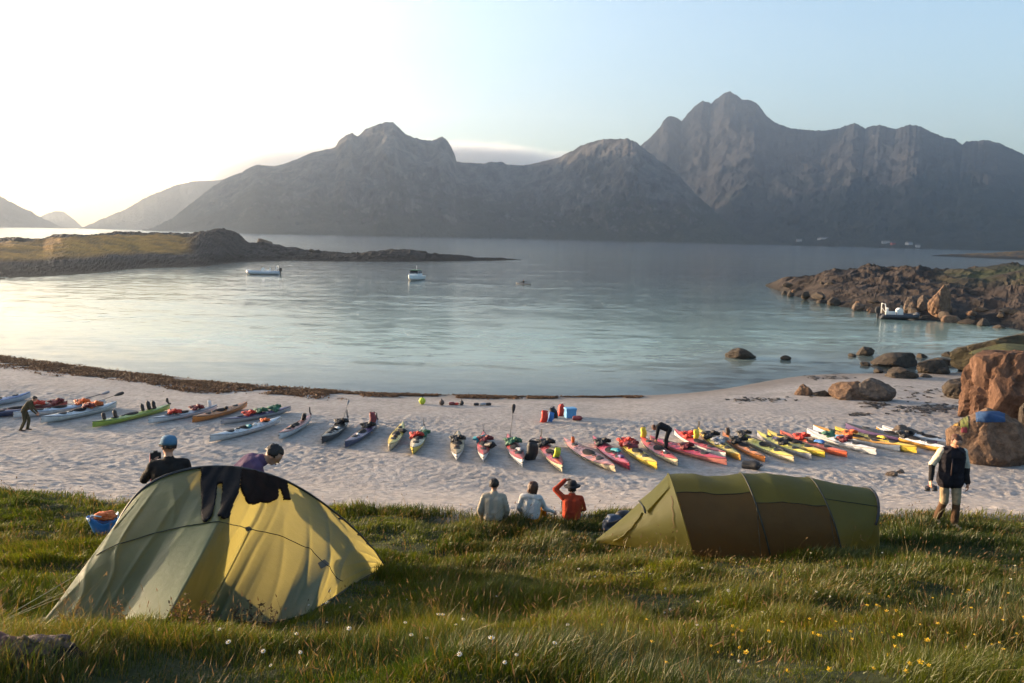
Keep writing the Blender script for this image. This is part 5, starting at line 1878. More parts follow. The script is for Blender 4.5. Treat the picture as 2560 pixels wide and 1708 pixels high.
vest(on_deck(6, 0.35), 'maroon', 'maroon life vest on the white and grey kayak, further one', 1.0, 0.8)
bag(on_deck(6, 0.75, dz=-0.02), 'white', 'pale round bag on the stern of the white and grey kayak', 0.6)
bag(on_deck(7, 0.15), 'black', 'black bag on the orange kayak', 0.6, (1.3, 0, 0.5))
vest(on_deck(8, 0.1), 'green', 'green life vest on the grey plum-decked kayak', 1.0, 0.5)
vest(on_deck(8, 0.5), 'green', 'dark green life vest at the stern of the grey plum-decked kayak', 1.0, 1.5)
vest(on_deck(8, -0.25), 'red', 'red life vest on the grey plum-decked kayak', 0.9, 1.0)
bag(on_deck(9, -0.05), 'teal', 'teal bag on the long white kayak near the purple-shirted man', 0.6, (1.4, 0, 1.0))
bag(on_deck(9, 0.22), 'white', 'white bag on the long white kayak near the purple-shirted man', 0.5, (1.4, 0, 0.2))
vest(on_deck(9, 0.5), 'orange', 'orange vest on the long white kayak near the purple-shirted man', 0.7, 0.3)
bag(on_deck(10, -0.2), 'black', 'black bag on the pink-decked kayak', 0.65, (1.4, 0, 0.3))
bag(on_deck(10, 0.45), 'black', 'dark bundle at the stern of the pink-decked kayak', 0.7, (0.5, 0, 0.8))
bag(on_deck(11, -0.1), 'white', 'pale bundle on the charcoal kayak', 0.5, (1.4, 0, 1.2))
vest(on_deck(11, 0.45), 'black', 'black life vest on the charcoal kayak', 1.0, 0.3)
paddle(on_deck(11, 0.75, 0.0, 0.30), (1.2, 0.2, kaz(11)), 'slim dark paddle propped on the charcoal kayak', 'grey', s=0.55)
vest(on_deck(12, 0.35), 'black', 'black life vest on the dark blue-purple kayak', 1.0, 0.6)
bag(on_deck(12, 0.62), 'maroon', 'tall dark bundle at the stern of the dark blue-purple kayak', 1.0, (-0.3, 0.1, 0.4))
bag(on_deck(12, -0.3), 'white', 'small white bottle bag on the dark blue-purple kayak', 0.4, (1.4, 0, 0.4))
bag(on_deck(13, 0.2), 'black', 'black roll across the left yellow kayak', 0.75, (1.5, 0, 1.2))
bag(on_deck(13, -0.25), 'brown', 'brown bundle on the bow of the left yellow kayak', 0.6, (1.4, 0, 0.2))
vest(on_deck(14, 0.05, -0.12), 'red', 'red life vest on the right yellow kayak', 0.95, 0.2)
vest(on_deck(14, 0.15, 0.14), 'green', 'dark green life vest on the right yellow kayak', 1.0, 1.2)
vest(on_deck(15, 0.15), 'black', 'black life vest on the tan-decked kayak', 1.0, 0.4)
bag(on_deck(15, -0.35), 'brown', 'brown mesh bag on the tan-decked kayak', 0.6, (1.4, 0, 0.0))
bag(on_deck(16, -0.2, 0.14), 'black', 'big black bag on the end-on red kayak', 1.0, (1.2, 0.5, 0.5))
vest(on_deck(16, 0.2, 0.08), 'maroon', 'maroon life vest on the end-on red kayak', 1.0, 0.5)
vest(on_deck(16, 0.25, -0.16), 'teal', 'teal life vest on the end-on red kayak', 0.9, 1.3)
paddle(on_deck(17, 0.35, -0.05, 0.62), (1.35, 0.1, 0.0), 'black paddle standing upright on the red and white kayak', 'black', s=0.85)
vest(on_deck(17, 0.25), 'green', 'dark green life vest on the red and white kayak with the upright paddle', 1.1, 0.3)
bag(on_deck(17, -0.25), 'grey', 'grey cover bundle on the red and white kayak with the upright paddle', 0.7, (1.4, 0, 0.7))
p = pix(1322, 1150)
bag((p[0], p[1], gz(p[0], p[1])), 'black', 'tall narrow black bag standing on the sand right of the upright paddle', 1.5, (0.12, 0.2, 0.3))
vest(on_deck(18, 0.45), 'black', 'black life vest on the red cream-keeled kayak with lime bag', 1.1, 0.3)
bag(on_deck(18, 0.05), 'black', 'black spray skirt bundle on the red kayak with lime bag', 0.9, (1.4, 0, 0.8))
bag(on_deck(18, -0.45), 'lime', 'lime yellow bag on the bow of the red kayak', 0.8, (0.4, 0.1, 0.3))
bag(on_deck(19, 0.65, 0.05), 'orange', 'small pink-orange pouch at the stern of the salmon kayak', 0.45)
vest(on_deck(20, 0.45), 'black', 'black life vest on the stern of the crimson kayak', 1.0, 0.5)
bag(on_deck(20, -0.1), 'teal', 'dark teal bag on the middle of the crimson kayak', 0.8, (1.4, 0, 0.8))
bag(on_deck(20, -0.5), 'purple', 'violet cloth bundle on the bow of the crimson kayak', 0.6, (1.4, 0, 0.3))
vest(on_deck(21, 0.55), 'red', 'red life vest on the short yellow kayak', 1.1, 0.3)
vest(on_deck(21, 0.25), 'maroon', 'maroon life vest on the short yellow kayak', 1.0, 1.3)
bag(on_deck(22, 0.85), 'yellow', 'yellow bag at the stern of the kayak below the crouching man', 0.8)
bag(on_deck(22, -0.3), 'white', 'white cloth on the kayak below the crouching man', 0.3, (1.5, 0, 0.3))
vest(on_deck(23, 0.0), 'maroon', 'maroon life vest on the pinkish red kayak', 0.9, 0.5)
vest(on_deck(24, 0.4), 'red', 'red life vest on the pale-sided red kayak', 1.0, 0.6)
bag(on_deck(24, 0.2, 0.12), 'yellow', 'round yellow bag above the pale-sided red kayak', 0.75)
vest(on_deck(25, 0.35), 'black', 'black life vest on the amber kayak', 1.1, 0.4)
vest(on_deck(25, -0.1), 'grey', 'grey life vest on the amber kayak', 1.0, 0.9)
vest(on_deck(26, 0.2), 'black', 'black life vest on the orange kayak beside the black bag', 1.1, 0.4)
bag(on_deck(26, 0.75), 'brown', 'brown bag at the stern of the orange kayak beside the black bag', 0.6)
p = pix(1856, 1170)
bag((p[0], p[1], gz(p[0], p[1]) + 0.12), 'black', 'large black duffel lying on the sand at the amber kayak bow', 1.3, (1.45, 0, 1.0), name='duffel_bag')
vest(on_deck(27, 0.75), 'black', 'black life vest at the stern of the long lemon kayak', 0.9, 0.4)
paddle(on_deck(27, -0.1, 0.05, 0.06), (0, 0, kaz(27) + 0.12), 'black paddle lying along the long lemon kayak', 'black')
vest(on_deck(28, -0.05), 'black', 'black life vest on the grey lemon-sterned kayak', 1.0, 0.7)
bag(on_deck(28, 0.35), 'purple', 'violet bag on the grey lemon-sterned kayak', 0.6, (1.4, 0, 0.5))
vest(on_deck(30, 0.3), 'red', 'red life vest on the vermilion kayak', 1.0, 0.4)
bag(on_deck(30, -0.1), 'blue', 'blue bag on the vermilion kayak', 0.8, (1.4, 0, 0.7))
bag(on_deck(30, 0.1, 0.1), 'brown', 'brown mesh bag on the vermilion kayak', 0.7, (1.4, 0, 0.2))
bag(on_deck(31, 0.1), 'skyblue', 'sky blue bag on the white kayak at the right end', 0.85, (1.4, 0, 0.8))
vest(on_deck(31, -0.15), 'maroon', 'maroon life vest on the white kayak at the right end', 0.9, 0.5)
vest(on_deck(31, 0.3), 'green', 'green life vest on the white kayak at the right end', 0.9, 1.2)
vest(on_deck(32, 0.1), 'orange', 'orange life vest on the amber-decked white kayak', 0.9, 0.5)
bag(on_deck(33, -0.1), 'yellow', 'yellow bag on the rightmost yellow kayak', 0.7, (1.4, 0, 0.7))
vest(on_deck(35, 0.2), 'black', 'black life vest on the white-decked orange kayak', 1.0, 0.6)
bag(on_deck(35, 0.45), 'grey', 'grey speckled bag on the white-decked orange kayak', 0.7, (1.3, 0, 0.5))
bag(on_deck(36, 0.2), 'black', 'black bag on the slim white kayak', 0.6, (1.4, 0, 0.5))

# --- floats and bags higher on the beach
def ball(px, py_bot, r, color, label, cat='buoy', name='buoy'):
    p = pix(px, py_bot)
    o = empty(name, (p[0], p[1] + r * 0.5, gz(p[0], p[1] + r * 0.5)))
    prof = [(0.02, 0.0)] + [(r * math.sin(a), r - r * math.cos(a)) for a in np.linspace(0.15, PI - 0.15, 14)] + [(0.02, 2 * r)]
    B().lathe(prof, 20).build('float_body', GC[color], o)
    B().tube([(0, 0, 2 * r - 0.01), (0, 0, 2 * r + 0.05)], 0.035, 8).tube([(-0.03, 0, 2 * r + 0.05), (0, 0, 2 * r + 0.085), (0.03, 0, 2 * r + 0.05)], 0.012, 6).build('rope_eye', GC['black'], o)
    tag(o, label, cat)
    return o
ball(1055, 1012, 0.20, 'lime', 'lime green ball buoy left of the row of bags on the sand')
ball(1104, 1014, 0.155, 'brown', 'brown round float at the left of the short row on the sand')
ball(1154, 1014, 0.13, 'black', 'black round float alone in the middle of the short row')
for (px, py, c, s, lab) in ((1122, 1014, 'maroon', 0.62, 'maroon bag lying beside the brown float, left one'), (1135, 1014, 'red', 0.5, 'dark red bag lying beside the brown float, right one'),
                            (1184, 1015, 'black', 0.55, 'black bag at the left of the last bag cluster on the sand'), (1200, 1015, 'grey', 0.62, 'grey-brown bag in the middle of the last bag cluster'), (1215, 1015, 'black', 0.55, 'dark bag at the right end of the short row')):
    p = pix(px, py)
    bag((p[0], p[1] + 0.1, gz(p[0], p[1] + 0.1) + 0.13 * s), c, lab, s, (1.5, 0, 1.4 + 0.3 * s))
for (px, py, c, s, rot, lab) in ((1357, 1056, 'red', 1.15, (0.05, 0.15, 0.3), 'tall red dry bag at the left of the gear pile'), (1372, 1054, 'blue', 0.95, (0.1, 0.3, 0.2), 'dark blue bag leaning on the red one in the gear pile'),
                                 (1388, 1046, 'black', 1.15, (0.0, -0.35, 0.5), 'black bag in the middle of the gear pile'), (1400, 1040, 'red', 1.2, (0.1, 0.1, 1.2), 'red bag with pale top behind the gear pile'),
                                 (1432, 1052, 'maroon', 0.9, (1.5, 0, 1.3), 'dark maroon mat lying right of the gear pile')):
    p = pix(px, py)
    lift = 0.12 if rot[0] > 1 else -0.02
    bag((p[0], p[1], gz(p[0], p[1]) + lift), c, lab, s, rot, 'white' if c == 'red' else 'black')
p = pix(1426, 1046)
o = empty('cooler_box', (p[0], p[1] + 0.2, gz(p[0], p[1] + 0.2) - 0.01), (0.0, 0.0, 0.25))
bx = B()
bx.loft([[(-.28 * q, -.2 * q, z), (.28 * q, -.2 * q, z), (.28 * q, .2 * q, z), (-.28 * q, .2 * q, z)] for q, z in ((0.92, 0.0), (0.95, 0.02), (1.0, 0.42), (1.0, 0.44))])
bx.build('box_body', GC['skyblue'], o, False)
B().loft([[(-.30 * q, -.22 * q, z), (.30 * q, -.22 * q, z), (.30 * q, .22 * q, z), (-.30 * q, .22 * q, z)] for q, z in ((1.0, 0.445), (1.02, 0.47), (0.99, 0.53), (0.93, 0.55))]).build('lid', GC['skyblue'], o, False)
B().tube([(-.29, 0, .36), (-.34, 0, .40), (-.34, 0, .50), (-.29, 0, .46)], 0.012, 6).build('handle', GC['blue'], o)
tag(o, 'sky blue box at the right of the gear pile', 'box')

# ------------------------------------------------------------------ people
def capsule(a, b, r1, r2, n=10):
    a, b = np.array(a, float), np.array(b, float)
    ax = b - a
    ln = np.linalg.norm(ax)
    ax = ax / ln if ln > 1e-6 else np.array([0, 0, 1.0])
    ref = np.array([1.0, 0, 0]) if abs(ax[0]) < 0.8 else np.array([0, 1.0, 0])
    e1 = np.cross(ax, ref)
    e1 /= np.linalg.norm(e1)
    e2 = np.cross(ax, e1)
    rings = []
    for t in (-0.98, -0.7, -0.35, 0.0):
        rings.append((a + ax * r1 * t, r1 * math.sqrt(1 - t * t)))
    for t in (0.0, 0.35, 0.7, 0.98):
        rings.append((b + ax * r2 * t, r2 * math.sqrt(1 - t * t)))
    vs, fs = [], []
    for c, r in rings:
        for k in range(n):
            w = 2 * PI * k / n
            vs.append(c + r * (math.cos(w) * e1 + math.sin(w) * e2))
    for i in range(len(rings) - 1):
        for k in range(n):
            fs.append((i * n + k, i * n + (k + 1) % n, (i + 1) * n + (k + 1) % n, (i + 1) * n + k))
    fs.append(tuple(range(n))[::-1])
    fs.append(tuple((len(rings) - 1) * n + k for k in range(n)))
    return vs, fs

SKIN = M('skin', (0.42, 0.22, 0.14), 0.55, var=0.08, scale=8)
def cloth(nm, c, r=0.8):
    return M('cloth ' + nm, c, r, var=0.16, scale=5, bump=0.03, bscale=6, spec=0.1)
def hand_prims(w, d, up, thumb_side, curl=0.35, mi=0):
    """palm and five fingers from wrist w along d; up = back of hand, thumb to thumb_side"""
    w, d, up = np.array(w, float), np.array(d, float), np.array(up, float)
    d /= np.linalg.norm(d)
    up = up - d * (up @ d)
    up /= np.linalg.norm(up)
    side = np.cross(d, up) * thumb_side
    pr = []
    for k in range(4):
        s = (0.027 - 0.018 * k)
        pr.append((w + side * s * 0.6, w + d * 0.085 + side * s, 0.015, 0.0125, mi))
        ln = (0.075, 0.082, 0.076, 0.06)[k]
        k0 = w + d * 0.088 + side * s
        k1 = k0 + (d * math.cos(curl) - up * math.sin(curl)) * ln * 0.5
        k2 = k1 + (d * math.cos(curl * 2.3) - up * math.sin(curl * 2.3)) * ln * 0.5
        pr.append((k0, k1, 0.0105, 0.010, mi))
        pr.append((k1, k2, 0.010, 0.008, mi))
    t0 = w + d * 0.03 + side * 0.025
    t1 = t0 + (d * 0.7 + side * 0.6 - up * 0.3) * 0.045
    t2 = t1 + (d * 0.9 + side * 0.1 - up * 0.5) * 0.035
    pr.append((t0, t1, 0.014, 0.011, mi))
    pr.append((t1, t2, 0.011, 0.009, mi))
    return pr

def person(label, loc, rz, J, mats, scale=1.0, fat=1.0, sleeve=None, voxel=0.0125, hair=None, hat=None, gloves=False, lower_leg=None, puffy=0.0, face=True):
    """mats: dict skin, top, legs, shoes (+ optional fore, shin, arm). J: joints in local space, +Y is where the person faces"""
    names = ['skin', 'top', 'legs', 'shoes', 'arm', 'fore', 'shin', 'glove']
    mlist = [mats.get(n) or mats.get({'arm': 'top', 'fore': 'arm' if mats.get('arm') else 'top', 'shin': 'legs', 'glove': 'skin'}.get(n, 'top')) for n in names]
    I = {n: i for i, n in enumerate(names)}
    g = lambda k: np.array(J[k], float)
    pr = []
    hp, nk, hd = g('pelvis'), g('neck'), g('head')
    ch = g('chest')
    f = g('face') / np.linalg.norm(g('face'))
    upv = hd - nk
    upv /= np.linalg.norm(upv)
    upv2 = upv - f * (upv @ f)
    upv2 /= np.linalg.norm(upv2)
    side = np.cross(f, upv2)
    # head: skull, jaw, nose, ears
    pr += [(hd + upv2 * 0.03 - f * 0.020, hd + upv2 * 0.03 + f * 0.018, 0.088, 0.082, 0), (hd - upv2 * 0.01, hd - upv2 * 0.055 + f * 0.035, 0.070, 0.050, 0),
           (hd + f * 0.085 + upv2 * 0.005, hd + f * 0.105 - upv2 * 0.022, 0.011, 0.015, 0)]
    for s in (-1, 1):
        pr.append((hd + side * 0.078 * s - f * 0.005 + upv2 * 0.012, hd + side * 0.080 * s - f * 0.01 - upv2 * 0.018, 0.016, 0.012, 0))
    pr.append((nk - upv * 0.02, hd - upv * 0.06, 0.056, 0.052, 0))
    sL, sR = g('shL'), g('shR')
    across = (sR - sL) / np.linalg.norm(sR - sL)
    F2 = fat
    pr += [(sL * 0.92 + sR * 0.08, sR * 0.92 + sL * 0.08, 0.072 * F2, 0.072 * F2, 1), (nk - (nk - ch) * 0.1, ch, 0.085, 0.11, 1)]
    for s in (-1, 1):
        pr.append((ch + across * 0.075 * s + (nk - ch) * 0.25, hp + across * 0.065 * s + (ch - hp) * 0.28, 0.118 * F2 + puffy, 0.112 * F2 + puffy, 1))
    pr.append((hp + (ch - hp) * 0.45 - across * 0.05, hp + (ch - hp) * 0.45 + across * 0.05, 0.115 * F2 + puffy, 0.115 * F2 + puffy, 1))
    hL, hR = g('hipL'), g('hipR')
    hem = J.get('hem', 0.0)
    pr.append((hL + (hp - hL) * 0.2, hR + (hp - hR) * 0.2, 0.112 * F2, 0.112 * F2, 2))
    if hem:
        dn = (hp - ch) / np.linalg.norm(hp - ch)
        for s in (-1, 1):
            pr.append((hp + across * 0.075 * s, hp + across * 0.08 * s + dn * hem, 0.122 * F2 + puffy, 0.124 * F2 + puffy, 1))
    for sd, S in (('L', -1), ('R', 1)):
        sh, el, wr = g('sh' + sd), g('el' + sd), g('wr' + sd)
        pr += [(sh, el, 0.060 + puffy * 0.5, 0.050 + puffy * 0.5, I['arm']), (el, wr, 0.048 + puffy * 0.4, 0.036 + puffy * 0.3, I['fore'])]
        hdv = J.get('hand' + sd)
        hdv = (wr - el) if hdv is None else np.array(hdv, float)
        upd = J.get('back' + sd, (S * 1.0, 0.2, 0.1))
        pr += hand_prims(wr + (wr - el) / np.linalg.norm(wr - el) * 0.01, hdv, upd, J.get('thumb' + sd, 1 if sd == 'R' else -1), J.get('curl', 0.4), I['glove'] if gloves else 0)
        h_, kn, an, to = g('hip' + sd), g('kn' + sd), g('an' + sd), g('to' + sd)
        pr += [(h_, kn, 0.094, 0.076, 2), (kn, an + (kn - an) * 0.08, 0.072, 0.062, I['shin'])]
        heel = an - (to - an) / np.linalg.norm(to - an) * 0.05 + np.array([0, 0, -0.03])
        pr += [(an, heel, 0.044, 0.042, 3), (heel, to, 0.042, 0.036, 3)]
    b = B()
    for (p, q, r1, r2, mi) in pr:
        b.add(*capsule(p, q, r1, r2))
    me0 = b.mesh('body', True)
    tmp = bpy.data.objects.new('tmp', me0)
    COL.objects.link(tmp)
    md = tmp.modifiers.new('r', 'REMESH')
    md.mode = 'VOXEL'
    md.voxel_size = voxel
    md.use_smooth_shade = True
    ms = tmp.modifiers.new('s', 'SMOOTH')
    ms.factor = 0.5
    ms.iterations = 2
    dg = bpy.context.evaluated_depsgraph_get()
    me = bpy.data.meshes.new_from_object(tmp.evaluated_get(dg))
    bpy.data.objects.remove(tmp)
    me.name = 'body'
    me.materials.clear()
    for m in mlist:
        me.materials.append(m)
    nf = len(me.polygons)
    ctr = np.zeros(nf * 3)
    me.polygons.foreach_get('center', ctr)
    ctr = ctr.reshape(-1, 3)
    best, bi = np.full(nf, 1e9), np.zeros(nf, np.int32)
    for (p, q, r1, r2, mi) in pr:
        p, q = np.array(p), np.array(q)
        d = q - p
        t = np.clip(((ctr - p) @ d) / max(d @ d, 1e-9), 0, 1)
        sd = np.linalg.norm(ctr - (p + t[:, None] * d), axis=1) - (r1 + (r2 - r1) * t)
        k = sd < best
        best[k] = sd[k]
        bi[k] = mi
    me.polygons.foreach_set('material_index', bi)
    me.polygons.foreach_set('use_smooth', np.ones(nf, bool))
    # soft folds pressed into the clothing, none on skin
    nv_ = len(me.vertices)
    co = np.zeros(nv_ * 3, np.float32)
    me.vertices.foreach_get('co', co)
    co = co.reshape(-1, 3)
    no = np.zeros(nv_ * 3, np.float32)
    me.vertex_normals.foreach_get('vector', no)
    no = no.reshape(-1, 3)
    sk = np.zeros(nv_, bool)
    li = np.zeros(len(me.loops), np.int32)
    me.loops.foreach_get('vertex_index', li)
    lt_ = np.zeros(nf, np.int32)
    me.polygons.foreach_get('loop_total', lt_)
    sk[li[np.repeat((bi == 0) | (bi == 7), lt_)]] = True
    fo = 0.010 * (ridged(co[:, 0] * 6 + 3, co[:, 1] * 6, co[:, 2] * 11, 3, 5) - 0.5) + 0.010 * fbm(co[:, 0] * 4, co[:, 1] * 4, co[:, 2] * 5, octaves=2, seed=6)
    co = co + no * np.where(sk, 0, fo)[:, None]
    me.vertices.foreach_set('co', co.reshape(-1).astype(np.float32))
    me.update()
    root = empty('person', loc, (0, 0, rz))
    root.scale = (scale,) * 3
    obj('body', me, None, root)
    tag(root, label, 'person')
    # eyes and hair / hat
    if face:
        for s in (-1, 1):
            c = hd + f * 0.088 + upv2 * 0.022 + side * 0.032 * s
            B().add(*capsule(c - side * 0.006, c + side * 0.006, 0.007, 0.007)).build('eye', M('dark eye', (0.03, 0.02, 0.015), 0.3), root)
        c = hd + f * 0.092 - upv2 * 0.055
        B().add(*capsule(c - side * 0.02, c + side * 0.02, 0.008, 0.008)).build('mouth', M('lip', (0.30, 0.10, 0.08), 0.5), root)
    if hair is not None:
        hm_, length, vol = hair
        bm = bmesh.new()
        bmesh.ops.create_icosphere(bm, subdivisions=4, radius=1)
        kill = []
        for v in bm.verts:
            c = np.array(v.co)
            x, y, z = c
            n = float(vnoise(x * 7, y * 7, z * 4, seed=12)) * 0.09 + float(vnoise(x * 15, y * 15, z * 6, seed=13)) * 0.06
            r = np.array([0.093, 0.108, 0.105]) * vol * (1 + n)
            loc_ = c * r
            if z < 0:
                loc_[2] = z * r[2] * (1 + length)
            w = hd + upv2 * 0.03 + side * loc_[0] + f * (loc_[1] - 0.012) + upv2 * loc_[2]
            if (y > 0.30 and z < 0.62 - 0.25 * abs(x)) or (z < -0.35 - 0.4 * length):
                kill.append(v)
            v.co = w
        bmesh.ops.delete(bm, geom=kill, context='VERTS')
        for fc in bm.faces:
            fc.smooth = True
        hme = bpy.data.meshes.new('hair')
        bm.to_mesh(hme)
        bm.free()
        ho = obj('hair', hme, hm_, root)
        sm = ho.modifiers.new('thickness', 'SOLIDIFY')
        sm.thickness = 0.01
    if hat is not None:
        hm_, kind = hat
        b = B()
        rings = []
        for q, z in ((1.0, -0.005), (1.02, 0.03), (0.97, 0.065), (0.8, 0.095), (0.5, 0.112), (0.05, 0.118)):
            rings.append([hd + upv2 * (0.045 + z) + side * math.cos(w) * 0.098 * q + f * (math.sin(w) * 0.112 * q - 0.005) for w in np.linspace(0, 2 * PI, 21)[:-1]])
        b.loft(rings)
        crown = b.build('hat_crown', hm_, root)
        if kind == 'cap':
            r0 = [hd + upv2 * 0.05 + side * math.cos(w) * 0.088 + f * (0.02 + math.sin(w) * 0.085) for w in np.linspace(0.15, PI - 0.15, 11)]
            r1 = [hd + upv2 * 0.036 + side * math.cos(w) * 0.085 + f * (0.04 + math.sin(w) * 0.155) for w in np.linspace(0.15, PI - 0.15, 11)]
            r2 = [p + upv2 * 0.008 for p in r1]
            r3 = [p + upv2 * 0.008 for p in r0]
            B().loft([r0, r1, r2, r3], closed=False).build('hat_brim', hm_, crown)
        elif kind == 'brim':
            rr = []
            for q, z in ((0.9, 0.02), (1.75, 0.0), (1.78, 0.008), (0.92, 0.034)):
                rr.append([hd + upv2 * (0.03 + z) + side * math.cos(w) * 0.1 * q + f * (math.sin(w) * 0.112 * q) for w in np.linspace(0, 2 * PI, 25)])
            B().loft(rr, closed=False, caps=False).build('hat_brim', hm_, crown)
    return root

def standing():
    J = dict(pelvis=(0, 0, .96), chest=(0, .0, 1.28), neck=(0, -.01, 1.47), head=(0, .03, 1.62), face=(0, 1, -0.05), shL=(-.185, 0, 1.41), shR=(.185, 0, 1.41),
             elL=(-.245, -.03, 1.13), elR=(.245, -.03, 1.13), wrL=(-.25, .07, .88), wrR=(.25, .07, .88), hipL=(-.095, 0, .92), hipR=(.095, 0, .92),
             knL=(-.105, .03, .50), knR=(.105, .03, .50), anL=(-.11, -.02, .085), anR=(.11, -.02, .085), toL=(-.13, .16, .04), toR=(.13, .16, .04))
    return J
def seated():
    J = dict(pelvis=(0, 0, .12), chest=(0, .05, .44), neck=(0, .07, .63), head=(0, .11, .78), face=(0, 1, -0.1), shL=(-.185, .05, .57), shR=(.185, .05, .57),
             elL=(-.26, .18, .34), elR=(.26, .18, .34), wrL=(-.17, .38, .34), wrR=(.17, .38, .34), hipL=(-.10, .02, .11), hipR=(.10, .02, .11),
             knL=(-.16, .42, .34), knR=(.16, .42, .34), anL=(-.14, .70, -.02), anR=(.14, .70, -.02), toL=(-.15, .88, -.05), toR=(.15, .88, -.05))
    return J
def foot(px, py):
    p = pix(px, py)
    return (float(p[0]), float(p[1]), gz(p[0], p[1]))
def at_xy(x, y, dz=0.0):
    return (float(x), float(y), gz(x, y) + dz)

dark_hair = M('dark hair', (0.016, 0.010, 0.008), 0.6, bump=0.004, bscale=40)
brown_hair = M('chestnut hair', (0.065, 0.024, 0.010), 0.55, bump=0.004, bscale=40)

# walking man on the right, facing the camera
J = standing()
J.update(face=(-.12, 1, -.55), head=(-.01, .07, 1.60), knL=(-.10, .10, .50), anL=(-.12, .05, .09), toL=(-.15, .24, .05), knR=(.10, .06, .50), anR=(.10, -.16, .10), toR=(.12, .02, .045),
         elR=(.31, -.05, 1.14), wrR=(.37, .08, .90), elL=(-.27, -.02, 1.12), wrL=(-.26, .10, .87), handR=(.02, .04, -.1), handL=(0, .03, -.1), hem=0.10)
p6 = person('man walking up the sand in a dark vest with cream sleeves and tan trousers', foot(2364, 1318), math.radians(180 - 4), J,
       dict(skin=SKIN, top=cloth('black vest', (0.018, 0.016, 0.020)), legs=cloth('tan trousers', (0.30, 0.23, 0.14)), shoes=M('pale shoes', (0.35, 0.27, 0.18)), arm=cloth('cream sleeve', (0.52, 0.46, 0.36)), fore=cloth('black cuff', (0.02, 0.018, 0.018)), shin=cloth('muddy brown trouser leg', (0.085, 0.05, 0.03)), glove=M('black glove', (0.015, 0.015, 0.015))),
       scale=1.03, puffy=0.024, fat=1.08, voxel=0.011, hair=(brown_hair, 0.0, 0.97), gloves=False)
b = B()
for sg in (-1, 1):
    b.loft([[(sg * .05, .075, 1.47), (sg * .085, -.03, 1.50), (sg * .07, -.09, 1.49)], [(sg * .16, .14, 1.40), (sg * .225, .0, 1.455), (sg * .17, -.11, 1.44)], [(sg * .155, .135, 1.39), (sg * .22, .0, 1.44), (sg * .165, -.11, 1.43)]], closed=False, caps=False)
b.build('collar', M('cloth black vest', (0, 0, 0)), p6)
b = B().tube([(0.055, .115, 1.38), (0.06, .150, 1.2), (0.06, .155, 1.0)], 0.012, 6)
b.build('vest_zip', M('vest zip', (0.05, 0.03, 0.03)), p6)
# what he carries in his right hand
hv = p6.matrix_basis @ Vector((.39, .13, .80))
o = empty('shoes', hv, (0.3, 0.2, 2.6))
for k, dx in enumerate((-0.06, 0.06)):
    secs = []
    for t, w, h in ((-.13, .025, .07), (-.09, .042, .10), (-.02, .04, .075), (.06, .045, .05), (.12, .038, .04), (.145, .015, .02)):
        secs.append([(dx - w, t, -.10), (dx + w, t, -.10), (dx + w * 0.8, t, -.10 + h), (dx - w * 0.8, t, -.10 + h)])
    B().loft(secs).build('shoe', GC['black'], o)
B().tube([(-.06, -.08, 0.0), (-.02, -.06, .03), (.06, -.08, .0)], 0.006, 5).build('lace', GC['maroon'], o)
tag(o, 'pair of dark sandals carried by the walking man', 'shoes')

# three sitting on the bank with their backs to the camera
J = seated()
J.update(elL=(-.27, -.02, .33), wrL=(-.23, .10, .12), elR=(.27, .02, .33), wrR=(.22, .12, .12), face=(.25, 1, -.1), handL=(-.02, .03, -.1), handR=(.02, .03, -.1))
person('dark-haired man sitting on the bank in a beige shirt, leftmost of three', foot(1233, 1316), math.radians(-3), J,
       dict(skin=SKIN, top=cloth('beige shirt', (0.34, 0.29, 0.22)), legs=cloth('dark trousers', (0.05, 0.04, 0.035)), shoes=GC['brown']), scale=0.95, puffy=0.012, hair=(dark_hair, 0.15, 1.02), fat=1.05)
J = seated()
J.update(elL=(-.25, .02, .34), wrL=(-.20, .18, .14), elR=(.27, .20, .30), wrR=(.40, .36, .20), face=(.35, 1, -.25), chest=(.02, .06, .42), neck=(.01, .10, .60), head=(.02, .14, .73))
person('person with chestnut bob sitting on the bank in a white shirt and orange trousers', foot(1325, 1312), math.radians(-14), J,
       dict(skin=SKIN, top=cloth('white shirt', (0.50, 0.48, 0.45)), legs=cloth('orange trousers', (0.66, 0.25, 0.02)), shoes=GC['brown']), scale=0.90, puffy=0.006, hair=(brown_hair, 0.7, 1.2))
J = seated()
J.update(elL=(-.36, .12, .72), wrL=(-.16, .22, .90), handL=(.1, .01, .02), elR=(.26, .12, .33), wrR=(.20, .30, .25), face=(.2, 1, 0))
person('person in a red jacket sitting on the bank shading the eyes with a raised arm', foot(1428, 1314), math.radians(-4), J,
       dict(skin=SKIN, top=cloth('red jacket', (0.36, 0.05, 0.022)), legs=cloth('black trousers', (0.02, 0.02, 0.02)), shoes=GC['black']), scale=0.92, puffy=0.016, hair=(dark_hair, 0.6, 1.0), hat=(M('black felt hat', (0.012, 0.012, 0.014), 0.9), 'brim'))

